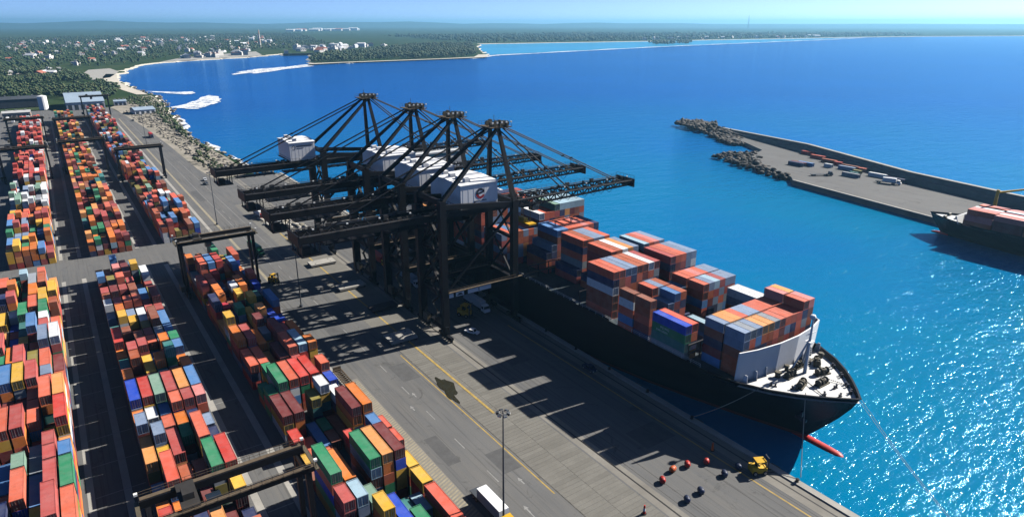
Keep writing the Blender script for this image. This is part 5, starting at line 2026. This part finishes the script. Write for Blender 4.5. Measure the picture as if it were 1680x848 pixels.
# ================================================================ BUILDINGS NEAR THE YARD
def shed(name, loc, L, W_, h, roof_mat, wall_mat, label, rz=0.0, bays=6):
    t = thing(name, loc, label, "building", None, rz)
    m_ = MB()
    m_.box(-L / 2, L / 2, -W_ / 2, W_ / 2, 0, h)
    wl_ = m_.build("wall", wall_mat, t)
    for k in range(bays):
        x = -L / 2 + (k + 0.5) * L / bays
        m_ = MB()
        m_.box(x - L / bays * 0.3, x + L / bays * 0.3, -W_ / 2 - 0.05, -W_ / 2, 0.1, h * 0.7)
        m_.build("door", "roof_dark", wl_)
    m_ = MB()
    m_.hexa([(-L / 2 - 0.4, -W_ / 2 - 0.5, h), (L / 2 + 0.4, -W_ / 2 - 0.5, h), (L / 2 + 0.4, 0, h + W_ * 0.09), (-L / 2 - 0.4, 0, h + W_ * 0.09),
             (-L / 2 - 0.4, -W_ / 2 - 0.5, h + 0.3), (L / 2 + 0.4, -W_ / 2 - 0.5, h + 0.3), (L / 2 + 0.4, 0, h + W_ * 0.09 + 0.3), (-L / 2 - 0.4, 0, h + W_ * 0.09 + 0.3)])
    m_.hexa([(-L / 2 - 0.4, 0, h + W_ * 0.09), (L / 2 + 0.4, 0, h + W_ * 0.09), (L / 2 + 0.4, W_ / 2 + 0.5, h), (-L / 2 - 0.4, W_ / 2 + 0.5, h),
             (-L / 2 - 0.4, 0, h + W_ * 0.09 + 0.3), (L / 2 + 0.4, 0, h + W_ * 0.09 + 0.3), (L / 2 + 0.4, W_ / 2 + 0.5, h + 0.3), (-L / 2 - 0.4, W_ / 2 + 0.5, h + 0.3)])
    rf_ = m_.build("roof", roof_mat, t)
    for k in range(3):
        m_ = MB()
        x = -L / 3 + k * L / 3
        m_.box(x - 1, x + 1, -1, 1, h + W_ * 0.09 + 0.3, h + W_ * 0.09 + 1.2)
        m_.build("roof_vent", "galvanised", rf_)
    return t
shed("warehouse", (37, 1020, 0), 40, 90, 9, "roof_blue", "grey_white", "wide blue-grey roofed warehouse at the far end of the yard")
shed("workshop", (-30, 1060, 0), 42, 30, 10, "roof_dark", "roof_dark", "dark roofed workshop at the far end of the inland stacks")
shed("workshop", (-32, 935, 0), 26, 18, 6, "roof_grey", "plaster_warm", "low brown walled shed in front of the dark workshop")
shed("gatehouse", (90, 905, -0.3), 22, 26, 4.5, "roof_blue", "white_paint", "pale gatehouse with blue roof beside the rocky shore", 0.1, 4)
shed("gatehouse", (76, 1010, 0), 14, 16, 5, "roof_blue", "white_paint", "small blue roofed shed behind the warehouse's seaward corner", 0.0, 3)
t = thing("storage_tank", (-6, 1005, 0), "white upright storage tank beside the blue-grey roofed warehouse", "tank")
m_ = MB()
m_.tube((0, 0, 0), (0, 0, 16), 5, 20)
m_.build("shell", "white_paint", t)
m_ = MB()
m_.tube((0, 0, 16), (0, 0, 17.2), 5.1, 20, 0, 1.0)
m_.build("tank_roof", "white_paint", t)
for i, (x, y) in enumerate(((-20, 900), (-27, 905), (-14, 897), (-24, 880), (-35, 884), (-17, 880), (-40, 905), (-12, 868))):
    t = thing("parked_trailer", (x, y, 0.02), "white trailer parked in the open yard, %s of the group before the workshop" % ordinal(i), "trailer", "white trailers parked before the workshop")
    m_ = MB()
    m_.box(-1.25, 1.25, -6, 6, 1.2, 3.9)
    m_.build("box_body", "white_paint", t)
    wheels(t, [(s_ * 1.0, yy) for yy in (3.6, 4.9) for s_ in (-1, 1)], 0.5, 0.35)

# ================================================================ THE TOWN
def house_mesh(i):
    rk = random.Random(100 + i)
    m_ = MB()
    w, l2, h = rk.uniform(9, 16), rk.uniform(10, 22), rk.choice([4, 4.5, 7, 7.5])
    m_.box(-w / 2, w / 2, -l2 / 2, l2 / 2, -1.5, h, 0)
    if i % 2:
        m_.box(-w / 2 - 0.3, w / 2 + 0.3, -l2 / 2 - 0.3, l2 / 2 + 0.3, h, h + 0.5, 1)
        m_.box(-w / 4, w / 8, -l2 / 4, l2 / 8, h + 0.5, h + 2.8, 0)
    else:
        r_ = h + w * 0.22
        m_.hexa([(-w / 2 - 0.4, -l2 / 2 - 0.4, h), (w / 2 + 0.4, -l2 / 2 - 0.4, h), (w / 2 + 0.4, l2 / 2 + 0.4, h), (-w / 2 - 0.4, l2 / 2 + 0.4, h),
                 (-0.1, -l2 / 2 - 0.4, r_), (0.1, -l2 / 2 - 0.4, r_), (0.1, l2 / 2 + 0.4, r_), (-0.1, l2 / 2 + 0.4, r_)], 1)
    for k in range(3):
        y = -l2 / 2 + (k + 0.5) * l2 / 3
        m_.box(w / 2, w / 2 + 0.06, y - 0.8, y + 0.8, 1.2, 2.8, 2)
        m_.box(-w / 2 + (k + 0.3) * w / 3, -w / 2 + (k + 0.7) * w / 3, -l2 / 2 - 0.06, -l2 / 2, 1.2, 2.8, 2)
    return m_.mesh("house", [rk.choice(["plaster", "white_paint", "white_paint", "plaster"]), rk.choice(["grey_white", "roof_grey", "roof_red", "white_paint", "plaster", "white_paint"]), "dark_glass"])
HM = [house_mesh(i) for i in range(10)]
rg = np.random.default_rng(61)
AREAS = [("town", [(-130, 2050), (-330, 4400), (500, 5200), (1500, 5600), (900, 3000), (640, 2680), (350, 2440), (240, 2160), (120, 1960)], 210, 0.98, "house among the trees of the coastal town", "houses of the coastal town"),
         ("wharf", [(790, 2420), (900, 2480), (1150, 2720), (1380, 3000), (1100, 3050), (850, 2800)], 46, 1.2, "building behind the wooded spit", "white buildings behind the wooded spit"),
         ("fringe", [(-60, 1500), (-110, 1900), (40, 1930), (50, 1700)], 16, 0.9, "house at the edge of the wood behind the yard", "houses at the edge of the wood"),
         ("far", [(2950, 2990), (3460, 3000), (4313, 2935), (4900, 2920), (5000, 3150), (3300, 3300)], 34, 1.3, "building on the far shore beyond the lagoon", "buildings on the far shore"),
         ("quarry", [(330, 2250), (420, 2380), (640, 2620), (600, 2400), (420, 2230)], 16, 1.3, "shed on the white waterfront across the bay", "sheds on the white waterfront")]
for (nm, poly_, n, s_, phrase, grp_) in AREAS:
    for (x, y) in inside(poly_, n, rg):
        i = int(rg.integers(0, 10))
        o = bpy.data.objects.new("house", HM[i])
        col.objects.link(o)
        o.location = (x, y, 1.5 if nm != "quarry" else 0.5)
        o.rotation_euler = (0, 0, rg.uniform(0, 3.14))
        k = s_ * rg.uniform(0.8, 1.5)
        o.scale = (k, k, k * 1.15)
        tag(o, "small pale " + phrase, "house", grp_)
for i in range(11):
    t = (i + 0.3) / 11
    o = bpy.data.objects.new("warehouse", HM[(i * 2) % 10])
    col.objects.link(o)
    o.location = (2637 + 1318 * t + rg.uniform(-60, 60), 8730 + 860 * t + rg.uniform(-60, 60), 6)
    o.scale = (6, 6, 3.2)
    o.rotation_euler = (0, 0, 1.0)
    tag(o, "long pale factory shed in the line on the inland plain", "building", "pale factory sheds on the inland plain")
# smokestack and skyline tower
t = thing("smokestack", (805, 3110, 0), "tall banded smokestack rising from the town across the bay", "smokestack")
for k in range(4):
    m_ = MB()
    m_.tube((0, 0, k * 18), (0, 0, k * 18 + 18), 5.0 - k * 0.7, 16, 0, 4.3 - k * 0.7)
    m_.build("shaft_band", ["plaster", "plaster_warm"][k % 2], t)
t = thing("radio_tower", (11190, 8410, 0), "thin lattice tower on the hazy skyline", "tower")
m_ = MB()
for (a, b) in ((-1, -1), (1, -1), (1, 1), (-1, 1)):
    m_.bar((a * 9, b * 9, 0), (a * 1.5, b * 1.5, 232), 3.0, 3.0, 0, 2.0, 2.0)
for k in range(11):
    z0, z1 = k * 21, k * 21 + 21
    f0, f1 = 9 - 7.5 * z0 / 232, 9 - 7.5 * z1 / 232
    for s_ in (-1, 1):
        m_.bar((-f0, s_ * f0, z0), (f1, s_ * f1, z1), 0.9)
        m_.bar((s_ * f0, f0, z0), (s_ * f1, -f1, z1), 0.9)
m_.build("lattice", "roof_dark", t)
# dark ship at the inlet wharf
t = thing("moored_freighter", (720, 2310, SEA_Z), "long low dark freighter moored in the inlet beside the wooded spit", "ship", None, 1.45)
m_ = MB()
m_.loft([[(-w, y, -1), (-w * 1.05, y, 7), (w * 1.05, y, 7), (w, y, -1)] for y, w in ((-52, 1), (-44, 7), (-30, 9), (40, 9), (50, 8))])
m_.build("hull", "hull_navy", t)
m_ = MB()
m_.box(-7, 7, 34, 46, 7, 18)
m_.build("accommodation_block", "grey_white", t)

# ================================================================ HAZE
def haze():
    m = bpy.data.materials.new("haze_air")
    m.use_nodes = True
    n, l = m.node_tree.nodes, m.node_tree.links
    for x in list(n):
        if x.type != 'OUTPUT_MATERIAL':
            n.remove(x)
    out = [x for x in n if x.type == 'OUTPUT_MATERIAL'][0]
    v = n.new("ShaderNodeVolumePrincipled")
    v.inputs["Color"].default_value = (0.3, 0.68, 1.0, 1)
    v.inputs["Density"].default_value = 0.000068
    v.inputs["Anisotropy"].default_value = 0.36
    l.new(v.outputs[0], out.inputs["Volume"])
    MATS["haze_air"] = m
    mb = MB()
    mb.box(-29500, 37500, -19000, 38500, -13.0, 240.0)
    o = mb.build("haze", "haze_air")
    o["kind"] = "stuff"
haze()
